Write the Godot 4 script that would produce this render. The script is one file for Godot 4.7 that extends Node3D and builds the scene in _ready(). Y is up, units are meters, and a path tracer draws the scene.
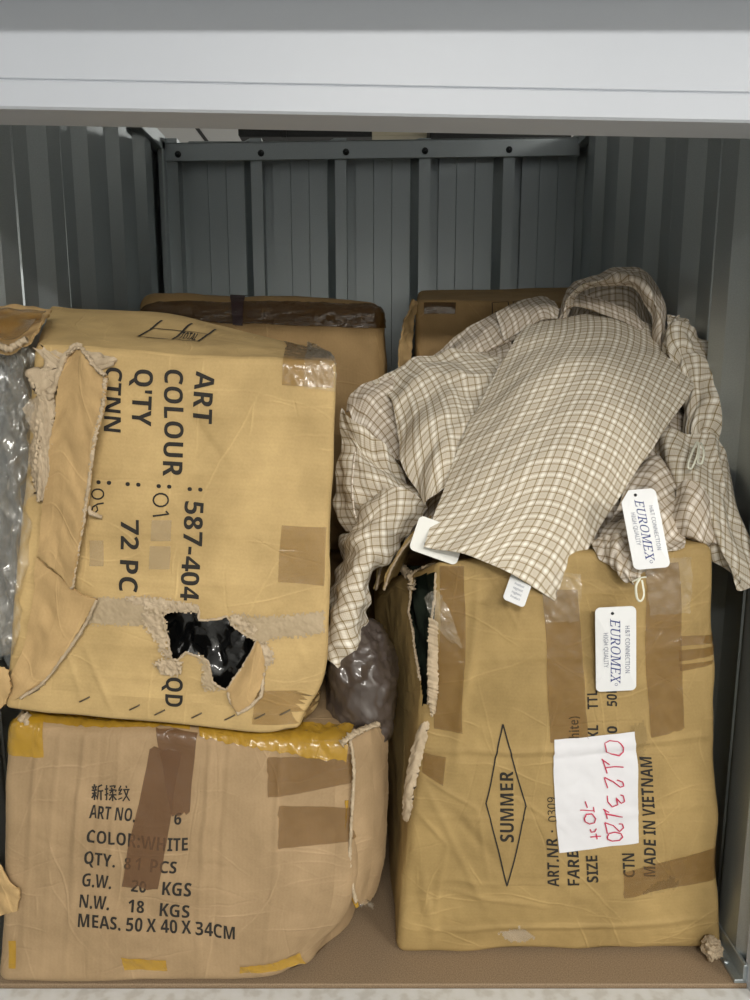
extends Node3D
# A storage locker with a corrugated steel shell, seen from the aisle: stacked cartons, a heap of checked garments.
# Locker floor is y = 0, its front edge z = 0, the locker runs towards -z.

const EYE := Vector3(0.0, 0.88, 0.95)
const PITCH := 10.0
const FOCAL := 751.0
const XL := -0.56
const XR := 0.535
const ZB := -1.19

var M := {}
var used := {}
var rng := RandomNumberGenerator.new()
var nz := FastNoiseLite.new()
var nf := FastNoiseLite.new()
var font_sans: SystemFont
var font_bold: SystemFont
var font_serif: SystemFont

# ---------------------------------------------------------------- helpers: naming
func numbered(called: String) -> String:
	var n: int = used.get(called, 0)
	used[called] = n + 1
	return called if n == 0 else "%s_%03d" % [called, n]

func thing(called, label, category, at := Vector3.ZERO, group := ""):
	var o := Node3D.new()
	o.name = numbered(called)
	add_child(o)
	o.position = at
	o.set_meta("label", label)
	o.set_meta("category", category)
	if group != "":
		o.set_meta("group", group)
	return o

func struct_node(called, label := ""):
	var o := Node3D.new()
	o.name = numbered(called)
	add_child(o)
	o.set_meta("kind", "structure")
	if label != "":
		o.set_meta("label", label)
	return o

# one named mesh under parent; vertices are given in scene coordinates
func part(called, mesh, mat, parent, label := ""):
	var o := MeshInstance3D.new()
	o.name = called
	o.mesh = mesh
	o.material_override = mat
	parent.add_child(o, true)
	var base := Vector3.ZERO
	var p = parent
	while p != self:
		base += p.position
		p = p.get_parent()
	o.position = -base
	if label != "":
		o.set_meta("label", label)
	return o

func struct_mesh(called, mesh, mat, label := ""):
	var o = part(numbered(called), mesh, mat, self)
	o.set_meta("kind", "structure")
	if label != "":
		o.set_meta("label", label)
	return o

# ---------------------------------------------------------------- helpers: places
func ray(px: float, py: float) -> Vector3:
	var p := deg_to_rad(PITCH)
	var dx := (px - 375.0) / FOCAL
	var dy := (500.0 - py) / FOCAL
	return Vector3(dx, dy * cos(p) - sin(p), -dy * sin(p) - cos(p))

func at_z(px: float, py: float, z: float) -> Vector3:
	var d := ray(px, py)
	return EYE + d * ((z - EYE.z) / d.z)

func at_floor(px: float, py: float, y := 0.0) -> Vector3:
	var d := ray(px, py)
	return EYE + d * ((y - EYE.y) / d.y)

func seen_at(w: Vector3) -> Vector2:
	var p := deg_to_rad(PITCH)
	var d := w - EYE
	var fwd := -d.y * sin(p) - d.z * cos(p)
	var up := d.y * cos(p) - d.z * sin(p)
	return Vector2(375.0 + FOCAL * d.x / fwd, 500.0 - FOCAL * up / fwd)

# ---------------------------------------------------------------- helpers: meshes
func commit(st: SurfaceTool, smooth := true) -> ArrayMesh:
	if smooth:
		pass
	return st.commit()

func box_mesh(a: Vector3, b: Vector3, bevel := 0.002) -> ArrayMesh:
	var st := SurfaceTool.new()
	st.begin(Mesh.PRIMITIVE_TRIANGLES)
	add_box(st, a, b, bevel)
	st.generate_normals()
	return st.commit()

func add_box(st: SurfaceTool, a: Vector3, b: Vector3, bevel := 0.002, xf := Transform3D()):
	st.set_smooth_group(-1)
	var c := (a + b) * 0.5
	var h := (b - a).abs() * 0.5
	var r: float = min(bevel, min(h.x, min(h.y, h.z)) * 0.9)
	var vs := []
	# 24 corner points: each box corner gives one point per face
	for axis in 3:
		for s in [-1.0, 1.0]:
			var q := []
			for k in [[-1.0, -1.0], [1.0, -1.0], [1.0, 1.0], [-1.0, 1.0]]:
				var v := Vector3.ZERO
				v[axis] = s * h[axis]
				v[(axis + 1) % 3] = k[0] * (h[(axis + 1) % 3] - r)
				v[(axis + 2) % 3] = k[1] * (h[(axis + 2) % 3] - r)
				q.append(xf * (c + v))
			quad(st, q[0], q[1], q[2], q[3], xf * c)
	for axis in 3:
		var a1 := (axis + 1) % 3
		var a2 := (axis + 2) % 3
		for s1 in [-1.0, 1.0]:
			for s2 in [-1.0, 1.0]:
				var q := []
				for k in [[-1.0, 0], [1.0, 0], [1.0, 1], [-1.0, 1]]:
					var v := Vector3.ZERO
					v[axis] = k[0] * (h[axis] - r)
					v[a1] = s1 * (h[a1] - (r if k[1] == 0 else 0.0))
					v[a2] = s2 * (h[a2] - (0.0 if k[1] == 0 else r))
					q.append(xf * (c + v))
				quad(st, q[0], q[1], q[2], q[3], xf * c)
	for sx in [-1.0, 1.0]:
		for sy in [-1.0, 1.0]:
			for sz in [-1.0, 1.0]:
				var s := Vector3(sx, sy, sz)
				var q := []
				for axis in 3:
					var v := s * (h - Vector3(r, r, r))
					v[axis] = s[axis] * h[axis]
					q.append(xf * (c + v))
				tri_out(st, q[0], q[1], q[2], xf * c)

func tri_out(st, a, b, c, centre):
	var n = (b - a).cross(c - a)
	if n.dot((a + b + c) / 3.0 - centre) > 0.0:   # counter-clockwise from outside: turn it round
		var t = b
		b = c
		c = t
	for p in [a, b, c]:
		st.set_uv(Vector2(p.x + p.z, p.y))
		st.add_vertex(p)

func quad(st, a, b, c, d, centre):
	tri_out(st, a, b, c, centre)
	tri_out(st, a, c, d, centre)

# prism: an outline in one plane pushed along an axis (used for profiled sheet steel); faces both ways
func strip_mesh(rows: Array, thick := Vector3.ZERO) -> ArrayMesh:
	# rows: list of polylines of equal length; flat-shaded quads between neighbouring points
	var st := SurfaceTool.new()
	st.begin(Mesh.PRIMITIVE_TRIANGLES)
	st.set_smooth_group(-1)
	for j in rows.size() - 1:
		for i in rows[j].size() - 1:
			var a = rows[j][i]
			var b = rows[j][i + 1]
			var c = rows[j + 1][i + 1]
			var d = rows[j + 1][i]
			for p in [a, b, c, a, c, d]:
				st.set_uv(Vector2(p.x + p.z, p.y))
				st.add_vertex(p)
	st.generate_normals()
	return st.commit()

func catmull(p0, p1, p2, p3, t: float):
	return 0.5 * ((2.0 * p1) + (p2 - p0) * t + (2.0 * p0 - 5.0 * p1 + 4.0 * p2 - p3) * t * t + (3.0 * p1 - p0 - 3.0 * p2 + p3) * t * t * t)

func spline(pts: Array, t: float):
	var n := pts.size()
	if n == 1:
		return pts[0]
	var x: float = clamp(t, 0.0, 1.0) * (n - 1)
	var i: int = min(int(x), n - 2)
	var p1 = pts[i]
	var p2 = pts[i + 1]
	var p0 = pts[i - 1] if i > 0 else p1 * 2.0 - p2
	var p3 = pts[i + 2] if i + 2 < n else p2 * 2.0 - p1
	return catmull(p0, p1, p2, p3, x - i)

# mesh from a grid of points (rows downwards, columns to the right as seen from outside), with thickness
func grid_mesh(g: Array, thick: float, uvs: Array, keep = null) -> ArrayMesh:
	var nv := g.size()
	var nu: int = g[0].size()
	var nrm := []
	for j in nv:
		var row := []
		for i in nu:
			var du = g[j][min(i + 1, nu - 1)] - g[j][max(i - 1, 0)]
			var dv = g[min(j + 1, nv - 1)][i] - g[max(j - 1, 0)][i]
			var n: Vector3 = dv.cross(du)
			row.append(n.normalized() if n.length() > 1e-12 else Vector3(0, 0, 1))
		nrm.append(row)
	var verts := PackedVector3Array()
	var norms := PackedVector3Array()
	var uv := PackedVector2Array()
	var idx := PackedInt32Array()
	for j in nv:
		for i in nu:
			verts.append(g[j][i])
			norms.append(nrm[j][i])
			uv.append(uvs[j][i])
	var back := verts.size()
	if thick > 0.0:
		for j in nv:
			for i in nu:
				verts.append(g[j][i] - nrm[j][i] * thick)
				norms.append(-nrm[j][i])
				uv.append(uvs[j][i])
	var cut: bool = keep != null
	for j in nv - 1:
		for i in nu - 1:
			if cut and not keep.call(i, j):
				continue
			var a := j * nu + i
			var b := a + 1
			var c := a + nu + 1
			var d := a + nu
			idx.append_array([a, b, c, a, c, d])
			if thick > 0.0:
				idx.append_array([back + a, back + c, back + b, back + a, back + d, back + c])
	if thick > 0.0:
		var loop := []
		for i in nu:
			loop.append([0, i])
		for j in range(1, nv):
			loop.append([j, nu - 1])
		for i in range(nu - 2, -1, -1):
			loop.append([nv - 1, i])
		for j in range(nv - 2, 0, -1):
			loop.append([j, 0])
		for k in loop.size():
			var p = loop[k]
			var q = loop[(k + 1) % loop.size()]
			var i0: int = p[0] * nu + p[1]
			var i1: int = q[0] * nu + q[1]
			var s := verts.size()
			var out: Vector3 = (verts[i1] - verts[i0]).cross(nrm[p[0]][p[1]])
			out = -out.normalized() if out.length() > 1e-12 else Vector3.UP
			for e in [i0, i1, back + i1, back + i0]:
				verts.append(verts[e])
				norms.append(out)
				uv.append(uv[e])
			idx.append_array([s, s + 2, s + 1, s, s + 3, s + 2])
	var arr := []
	arr.resize(Mesh.ARRAY_MAX)
	arr[Mesh.ARRAY_VERTEX] = verts
	arr[Mesh.ARRAY_NORMAL] = norms
	arr[Mesh.ARRAY_TEX_UV] = uv
	arr[Mesh.ARRAY_INDEX] = idx
	var m := ArrayMesh.new()
	m.add_surface_from_arrays(Mesh.PRIMITIVE_TRIANGLES, arr)
	return m

# a soft or stiff sheet through a net of control points. opts: nu nv thick wrinkle wfreq stretch jag uv_off uv_turn uv_scale fine
func sheet(ctrl: Array, o := {}) -> ArrayMesh:
	var nu: int = o.get("nu", 40)
	var nv: int = o.get("nv", 40)
	var seed_: float = o.get("seed", 0.0)
	var wr: float = o.get("wrinkle", 0.003)
	var wf: float = o.get("wfreq", 14.0)
	var stx: Vector2 = o.get("stretch", Vector2(1, 1))
	var fine: float = o.get("fine", 0.0)
	var jag: float = o.get("jag", 0.0)
	var g := []
	for j in nv:
		var v := float(j) / (nv - 1)
		var cols := []
		for c in ctrl[0].size():
			var line := []
			for r in ctrl.size():
				line.append(ctrl[r][c])
			cols.append(spline(line, v))
		var row := []
		for i in nu:
			row.append(spline(cols, float(i) / (nu - 1)))
		g.append(row)
	# lengths along the cloth
	var uvs := []
	var mid := nu / 2
	for j in nv:
		var row := []
		row.resize(nu)
		row[mid] = 0.0
		for i in range(mid + 1, nu):
			row[i] = row[i - 1] + g[j][i].distance_to(g[j][i - 1])
		for i in range(mid - 1, -1, -1):
			row[i] = row[i + 1] - g[j][i].distance_to(g[j][i + 1])
		uvs.append(row)
	var turn: float = o.get("uv_turn", 0.0)
	var off: Vector2 = o.get("uv_off", Vector2.ZERO)
	var sc: float = o.get("uv_scale", 1.0)
	var acc := []
	acc.resize(nu)
	acc.fill(0.0)
	var flat := []
	for j in nv:
		var row := []
		for i in nu:
			if j > 0:
				acc[i] += g[j][i].distance_to(g[j - 1][i])
			row.append(Vector2(uvs[j][i], acc[i]))
		flat.append(row)
	# folds along the normal, torn outlines in the plane
	var h := []
	for j in nv:
		var row := []
		for i in nu:
			var du = g[j][min(i + 1, nu - 1)] - g[j][max(i - 1, 0)]
			var dv = g[min(j + 1, nv - 1)][i] - g[max(j - 1, 0)][i]
			var n: Vector3 = dv.cross(du).normalized()
			var f: Vector2 = flat[j][i]
			var q := Vector3(f.x * stx.x * wf, f.y * stx.y * wf, seed_ * 7.3)
			var d: float = wr * (nz.get_noise_3dv(q) * 1.4 + (0.5 - abs(nz.get_noise_3dv(q * 0.63 + Vector3(31, 7, 3)))) * 0.9 - 0.3)
			if fine > 0.0:
				d += fine * nz.get_noise_3dv(q * 4.0)
			var p: Vector3 = g[j][i] + n * d
			if jag > 0.0 and (i == 0 or j == 0 or i == nu - 1 or j == nv - 1):
				var inward: Vector3 = (g[clamp(j, 2, nv - 3)][clamp(i, 2, nu - 3)] - g[j][i])
				p += inward.normalized() * jag * (nz.get_noise_3dv(g[j][i] * 260.0 + Vector3(seed_, 0, 0)) + 0.2 * nz.get_noise_3dv(g[j][i] * 900.0))
			row.append(p)
		h.append(row)
	var uvo := []
	for j in nv:
		var row := []
		for i in nu:
			row.append((flat[j][i].rotated(turn) + off) * sc)
		uvo.append(row)
	return grid_mesh(h, o.get("thick", 0.0012), uvo)

# a tube along points; radii may vary; squash flattens it along y of its own frame
func tube(pts: Array, radii, sides := 8, closed_ends := true, rough := 0.0, squash := 1.0) -> ArrayMesh:
	var g := []
	var uvs := []
	var up := Vector3(0.13, 0.97, 0.21).normalized()
	var v := 0.0
	for j in pts.size():
		var t: Vector3 = (pts[min(j + 1, pts.size() - 1)] - pts[max(j - 1, 0)]).normalized()
		var a := up.cross(t)
		if a.length() < 0.1:
			a = Vector3.RIGHT.cross(t)
		a = a.normalized()
		var b := t.cross(a).normalized()
		up = b
		var r: float = radii[j] if radii is Array else radii
		if j > 0:
			v += pts[j].distance_to(pts[j - 1])
		var row := []
		var ur := []
		for i in sides + 1:
			var w := TAU * float(i % sides) / sides
			var rr := r
			if rough > 0.0:
				rr *= 1.0 + rough * nz.get_noise_3dv((pts[j] + (a * cos(w) + b * sin(w)) * r) * 240.0)
			row.append(pts[j] + a * cos(w) * rr + b * sin(w) * rr * squash)
			ur.append(Vector2(TAU * r * i / sides, v))
		g.append(row)
		uvs.append(ur)
	if closed_ends:
		for e in [0, pts.size() + 1]:
			var row := []
			var ur := []
			for i in sides + 1:
				row.append(pts[0] if e == 0 else pts[-1])
				ur.append(Vector2.ZERO)
			g.insert(e, row)
			uvs.insert(e, ur)
	return grid_mesh(g, 0.0, uvs)

func smooth_path(pts: Array, n: int) -> Array:
	var r := []
	for i in n:
		r.append(spline(pts, float(i) / (n - 1)))
	return r

# ---------------------------------------------------------------- cartons
class Carton:
	var c := []            # eight corners, index = right + 2*top + 4*back
	var h := Vector3.ONE
	var r := 0.012
	var amp := 0.004
	var freq := 5.0
	var bulge := {}
	var creases := {}
	var noise: FastNoiseLite
	var shift := 0.0
	var dents := []        # [where, how wide, push]
	func setup():
		var ex = (c[1] - c[0] + c[3] - c[2] + c[5] - c[4] + c[7] - c[6]).length() / 4.0
		var ey = (c[2] - c[0] + c[3] - c[1] + c[6] - c[4] + c[7] - c[5]).length() / 4.0
		var ez = (c[4] - c[0] + c[5] - c[1] + c[6] - c[2] + c[7] - c[3]).length() / 4.0
		h = Vector3(ex, ey, ez) * 0.5
	func tri(s: Vector3) -> Vector3:
		var x := s.x * 0.5 + 0.5
		var y := s.y * 0.5 + 0.5
		var z := 0.5 - s.z * 0.5
		var f0: Vector3 = c[0].lerp(c[1], x).lerp(c[2].lerp(c[3], x), y)
		var f1: Vector3 = c[4].lerp(c[5], x).lerp(c[6].lerp(c[7], x), y)
		return f0.lerp(f1, z)
	func cube(face: String, u: float, v: float) -> Vector3:
		match face:
			"front": return Vector3(2 * u - 1, 1 - 2 * v, 1)
			"left": return Vector3(-1, 1 - 2 * v, 2 * u - 1)
			"right": return Vector3(1, 1 - 2 * v, 1 - 2 * u)
			"top": return Vector3(2 * u - 1, 1, 2 * v - 1)
			"bottom": return Vector3(2 * u - 1, -1, 1 - 2 * v)
		return Vector3(1 - 2 * u, 1 - 2 * v, -1)
	func facing(face: String) -> Vector3:
		var q := cube(face, 0.5, 0.5)
		var o := tri(q) - tri(q * 0.5)
		return o.normalized()
	func size_of(face: String) -> Vector2:
		match face:
			"front", "back": return Vector2(h.x, h.y) * 2
			"left", "right": return Vector2(h.z, h.y) * 2
		return Vector2(h.x, h.z) * 2
	func surf(face: String, u: float, v: float) -> Vector3:
		if face == "front":      # tape and paper may run round an edge
			if v < 0.0: return surf("top", u, 1.0 + v * h.y / h.z)
			if v > 1.0: return surf("bottom", u, (v - 1.0) * h.y / h.z)
			if u > 1.0: return surf("right", (u - 1.0) * h.x / h.z, v)
			if u < 0.0: return surf("left", 1.0 + u * h.x / h.z, v)
		var q := cube(face, u, v)
		var m := q * h
		var k := h - Vector3(r, r, r)
		var inner := Vector3(clamp(m.x, -k.x, k.x), clamp(m.y, -k.y, k.y), clamp(m.z, -k.z, k.z))
		var d := m - inner
		m = inner + d.normalized() * r
		var w := tri(m / h)
		var out := facing(face)
		var fade := (1.0 - pow(abs(2 * u - 1), 4.0)) * (1.0 - pow(abs(2 * v - 1), 4.0))
		var b: float = bulge.get(face, 0.0)
		var disp := b * (1.0 - pow(2 * u - 1, 2.0)) * (1.0 - pow(2 * v - 1, 2.0))
		var sz := size_of(face)
		for cr in creases.get(face, []):
			var p := Vector2(u, v) * sz
			var a: Vector2 = cr[0] * sz
			var e: Vector2 = cr[1] * sz
			var ab := e - a
			var t: float = clamp((p - a).dot(ab) / max(ab.length_squared(), 1e-9), 0.0, 1.0)
			var dist := p.distance_to(a + ab * t)
			var wd: float = cr[3]
			if dist < wd * 3.0:
				disp += cr[2] * exp(-dist * dist / (wd * wd)) * sin(PI * clamp(0.12 + t * 0.76, 0.0, 1.0)) * min(1.0, fade * 3.0)
		w += out * disp
		for dn in dents:
			var far: float = w.distance_to(dn[0]) / dn[1]
			if far < 2.5:
				w += dn[2] * exp(-far * far)
		var p3 := w * freq + Vector3(shift, shift * 0.7, 0)
		w += Vector3(noise.get_noise_3dv(p3), noise.get_noise_3dv(p3 + Vector3(50, 0, 0)), noise.get_noise_3dv(p3 + Vector3(0, 80, 0))) * amp
		var p4 := w * freq * 5.0 + Vector3(0, shift, 9)
		w += out * noise.get_noise_3dv(p4) * amp * 0.22 * min(1.0, fade * 4.0)
		return w
	func normal(face: String, u: float, v: float) -> Vector3:
		var e := 0.004
		var du := surf(face, u + e, v) - surf(face, u - e, v)
		var dv := surf(face, u, v + e) - surf(face, u, v - e)
		return dv.cross(du).normalized()
	func lift(face: String, u: float, v: float, off: float) -> Vector3:
		return surf(face, u, v) + normal(face, u, v) * off

func new_carton(corners: Array, o := {}) -> Carton:
	var k := Carton.new()
	k.c = corners
	k.noise = nz
	k.r = o.get("r", 0.012)
	k.amp = o.get("amp", 0.004)
	k.freq = o.get("freq", 5.0)
	k.bulge = o.get("bulge", {})
	k.shift = o.get("shift", 0.0)
	k.dents = o.get("dents", [])
	k.setup()
	# random handling creases
	var cr := RandomNumberGenerator.new()
	cr.seed = int(k.shift * 100.0) + 5
	for f in ["front", "top", "left", "right"]:
		var list := []
		for n in o.get("creases", 10):
			var a := Vector2(cr.randf(), cr.randf())
			var w := cr.randf() * TAU
			list.append([a, a + Vector2(cos(w), sin(w)) * cr.randf_range(0.08, 0.3), cr.randf_range(-0.0016, 0.0016), cr.randf_range(0.003, 0.007)])
		k.creases[f] = list
	return k

# where on a face of the carton a spot of the photograph lies
func on_face(k: Carton, px: float, py: float, face := "front") -> Vector2:
	var uv := Vector2(0.5, 0.5)
	var goal := Vector2(px, py)
	for it in 9:
		var s := seen_at(k.surf(face, uv.x, uv.y))
		var e := 0.02
		var du := (seen_at(k.surf(face, uv.x + e, uv.y)) - s) / e
		var dv := (seen_at(k.surf(face, uv.x, uv.y + e)) - s) / e
		var det := du.x * dv.y - dv.x * du.y
		if abs(det) < 1e-6:
			break
		var d := goal - s
		var step := Vector2((d.x * dv.y - dv.x * d.y) / det, (du.x * d.y - d.x * du.y) / det)
		uv += step.limit_length(0.4)
	return uv

func face_point(k: Carton, px: float, py: float, off: float, face := "front") -> Vector3:
	var uv := on_face(k, px, py, face)
	return k.lift(face, uv.x, uv.y, off)

func steps(n: int, edge: float) -> Array:
	var r := [0.0, edge * 0.25, edge * 0.5, edge * 0.75]
	for i in n:
		r.append(edge + (1.0 - 2.0 * edge) * i / (n - 1))
	r.append_array([1.0 - edge * 0.75, 1.0 - edge * 0.5, 1.0 - edge * 0.25, 1.0])
	return r

func face_mesh(k: Carton, face: String, cell: float, holes := []) -> ArrayMesh:
	var sz := k.size_of(face)
	var us := steps(int(sz.x / cell) + 2, k.r / sz.x)
	var vs := steps(int(sz.y / cell) + 2, k.r / sz.y)
	var g := []
	var uvs := []
	for v in vs:
		var row := []
		var ur := []
		for u in us:
			row.append(k.surf(face, u, v))
			ur.append(Vector2(u * sz.x, v * sz.y))
		g.append(row)
		uvs.append(ur)
	var keep = null
	if holes.size():
		keep = func(i, j):
			var mid := Vector2((us[i] + us[i + 1]) * 0.5, (vs[j] + vs[j + 1]) * 0.5)
			for p in holes:
				if Geometry2D.is_point_in_polygon(mid, p):
					return false
			return true
	return grid_mesh(g, 0.0, uvs, keep)

func carton_body(k: Carton, root, mat, cell := 0.012, holes := {}, fine := {}):
	for f in ["front", "left", "right", "top", "back", "bottom"]:
		var c: float = fine.get(f, cell if f in ["front", "left", "right", "top"] else 0.05)
		part({"front": "front_panel", "left": "side_panel", "right": "side_panel", "top": "top_flap", "back": "back_panel", "bottom": "bottom_flap"}[f], face_mesh(k, f, c, holes.get(f, [])), mat, root)

func outline(k: Carton, pts: Array, face := "front") -> PackedVector2Array:
	var r := PackedVector2Array()
	for p in pts:
		r.append(on_face(k, p[0], p[1], face))
	return r

# tape or paper pressed on a face: four corners clockwise from top left
func strip_on(k: Carton, q: Array, off := 0.0009, o := {}) -> ArrayMesh:
	var face: String = o.get("face", "front")
	var c := []
	for p in q:
		c.append(on_face(k, p[0], p[1], face))
	var sz := k.size_of(face)
	var nu: int = max(4, int(((c[1] - c[0]) * sz).length() / 0.006))
	var nv: int = max(4, int(((c[3] - c[0]) * sz).length() / 0.006))
	nu = min(nu, 70)
	nv = min(nv, 70)
	var wr: float = o.get("wrinkle", 0.0004)
	var jag: float = o.get("jag", 0.0)
	var g := []
	var uvs := []
	for j in nv + 1:
		var row := []
		var ur := []
		for i in nu + 1:
			var a := float(i) / nu
			var b := float(j) / nv
			if jag > 0.0:
				if o.get("jag_side", "v") == "v":
					b = b + (0.5 - abs(b - 0.5)) * 0.0 + jag * (nz.get_noise_2d(a * 90.0 + q[0][0], b * 3.0) if (j == 0 or j == nv) else 0.0)
				else:
					a = a + jag * (nz.get_noise_2d(b * 90.0 + q[0][0], a * 3.0) if (i == 0 or i == nu) else 0.0)
			var uv: Vector2 = c[0].lerp(c[1], a).lerp(c[3].lerp(c[2], a), b)
			var w: Vector3 = k.surf(face, uv.x, uv.y)
			var d: float = off + wr * (1.0 + 1.6 * nz.get_noise_3dv(w * 60.0) + 0.8 * nf.get_noise_3dv(w * 140.0))
			row.append(k.lift(face, uv.x, uv.y, max(d, 0.0004)))
			ur.append(Vector2(a * ((c[1] - c[0]) * sz).length(), b * ((c[3] - c[0]) * sz).length()))
		g.append(row)
		uvs.append(ur)
	return grid_mesh(g, 0.0, uvs)

# torn ply or scuffed paper with a ragged outline
func ragged_on(k: Carton, poly: Array, off: float, cell := 0.0022, lump := 0.001, face := "front") -> ArrayMesh:
	var uvp := outline(k, poly, face)
	var sz := k.size_of(face)
	var lo := uvp[0]
	var hi := uvp[0]
	for p in uvp:
		lo = Vector2(min(lo.x, p.x), min(lo.y, p.y))
		hi = Vector2(max(hi.x, p.x), max(hi.y, p.y))
	var pad := Vector2(0.006, 0.006) / sz
	lo -= pad
	hi += pad
	var nu: int = clamp(int((hi.x - lo.x) * sz.x / cell), 3, 90)
	var nv: int = clamp(int((hi.y - lo.y) * sz.y / cell), 3, 90)
	var g := []
	var uvs := []
	for j in nv + 1:
		var row := []
		var ur := []
		for i in nu + 1:
			var uv := Vector2(lerp(lo.x, hi.x, float(i) / nu), lerp(lo.y, hi.y, float(j) / nv))
			var w := k.surf(face, uv.x, uv.y)
			row.append(w + k.normal(face, uv.x, uv.y) * (off + lump * (nz.get_noise_3dv(w * 120.0) + 0.6 + 0.5 * nf.get_noise_3dv(w * 300.0))))
			ur.append(uv * sz)
		g.append(row)
		uvs.append(ur)
	var keep := func(i, j):
		var mid: Vector2 = lo + (hi - lo) * Vector2((i + 0.5) / nu, (j + 0.5) / nv)
		var s: Vector2 = mid * sz
		mid += Vector2(nz.get_noise_2d(s.x * 200.0, s.y * 200.0), nz.get_noise_2d(s.x * 200.0 + 40.0, s.y * 200.0)) * 0.005 / sz
		return Geometry2D.is_point_in_polygon(mid, uvp)
	return grid_mesh(g, 0.0, uvs, keep)

# lumpy torn rim along spots of a face
func rim_on(k: Carton, pts: Array, rad: float, off := 0.001, face := "front") -> ArrayMesh:
	var path := []
	for n in pts.size() - 1:
		var a := on_face(k, pts[n][0], pts[n][1], face)
		var b := on_face(k, pts[n + 1][0], pts[n + 1][1], face)
		var m: int = max(2, int(((b - a) * k.size_of(face)).length() / 0.0025))
		for i in m:
			var uv := a.lerp(b, float(i) / m)
			path.append(k.lift(face, uv.x, uv.y, off) + Vector3(rng.randf() - 0.5, rng.randf() - 0.5, rng.randf() - 0.5) * rad * 0.45)
	var radii := []
	for i in path.size():
		radii.append(rad * (0.65 + 0.8 * abs(nz.get_noise_1d(i * 31.0 + pts[0][0]))) * (0.4 if i == 0 or i == path.size() - 1 else 1.0))
	return tube(path, radii, 7, true, 0.5)

# ---------------------------------------------------------------- lettering
func glyphs(text: String, font: Font) -> Dictionary:
	var tm := TextMesh.new()
	tm.font = font
	tm.font_size = 48
	tm.pixel_size = 0.01
	tm.depth = 0.0
	tm.curve_step = 1.0
	tm.text = text
	var a := tm.get_mesh_arrays()
	var v: PackedVector3Array = a[Mesh.ARRAY_VERTEX]
	var ix = a[Mesh.ARRAY_INDEX]
	var nrm: PackedVector3Array = a[Mesh.ARRAY_NORMAL]
	var tris := []
	var n: int = ix.size() if ix != null and ix.size() > 0 else v.size()
	for t in range(0, n - 2, 3):
		var q := []
		var front := true
		for e in 3:
			var id: int = ix[t + e] if ix != null and ix.size() > 0 else t + e
			q.append(Vector2(v[id].x, v[id].y))
			front = front and nrm[id].z > 0.5
		if front:
			tris.append(q)
	var lo := 1e9
	var hi := -1e9
	for q in tris:
		for p in q:
			lo = min(lo, p.x)
			hi = max(hi, p.x)
	return {"tris": tris, "lo": lo, "hi": hi}

var cap_box := {}
func caps(font: Font) -> Vector2:
	if not cap_box.has(font):
		var t = glyphs("H", font).tris
		var lo := 1e9
		var hi := -1e9
		for q in t:
			for p in q:
				lo = min(lo, p.y)
				hi = max(hi, p.y)
		cap_box[font] = Vector2(lo, hi)
	return cap_box[font]

func split_tris(tris: Array, most: float) -> Array:
	var out := []
	var todo := tris.duplicate()
	while todo.size():
		var q = todo.pop_back()
		var best := 0.0
		var e := 0
		for i in 3:
			var l: float = q[i].distance_to(q[(i + 1) % 3])
			if l > best:
				best = l
				e = i
		if best <= most:
			out.append(q)
		else:
			var m: Vector2 = (q[e] + q[(e + 1) % 3]) * 0.5
			todo.append([q[e], m, q[(e + 2) % 3]])
			todo.append([m, q[(e + 1) % 3], q[(e + 2) % 3]])
	return out

# text fitted between two baseline spots, tall in spots of the photograph; place(uv) -> [point, normal]
func lettering(text: String, font: Font, base0: Vector2, base1: Vector2, rise: Vector2, place: Callable, slant := 0.0) -> ArrayMesh:
	var gl := glyphs(text, font)
	var cb := caps(font)
	var st := SurfaceTool.new()
	st.begin(Mesh.PRIMITIVE_TRIANGLES)
	for q in split_tris(gl.tris, 0.16):
		for p in q:
			var tx: float = (p.x - gl.lo) / (gl.hi - gl.lo)
			var ty: float = (p.y - cb.x) / (cb.y - cb.x)
			var w = place.call(base0 + (base1 - base0) * tx + (rise + (base1 - base0).normalized() * slant * rise.length()) * ty)
			st.set_normal(w[1])
			st.set_uv(Vector2(w[0].x, w[0].y))
			st.add_vertex(w[0])
	return st.commit()

func print_on(k: Carton, root, text: String, p0: Array, p1: Array, rise: Array, mat, font = null, face := "front"):
	var f: Font = font if font else font_bold
	var a := on_face(k, p0[0], p0[1], face)
	var b := on_face(k, p1[0], p1[1], face)
	var c := on_face(k, p0[0] + rise[0], p0[1] + rise[1], face)
	var place := func(uv): return [k.lift(face, uv.x, uv.y, 0.0009), k.normal(face, uv.x, uv.y)]
	return part("printed_text", lettering(text, f, a, b, c - a, place), mat, root)

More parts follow.
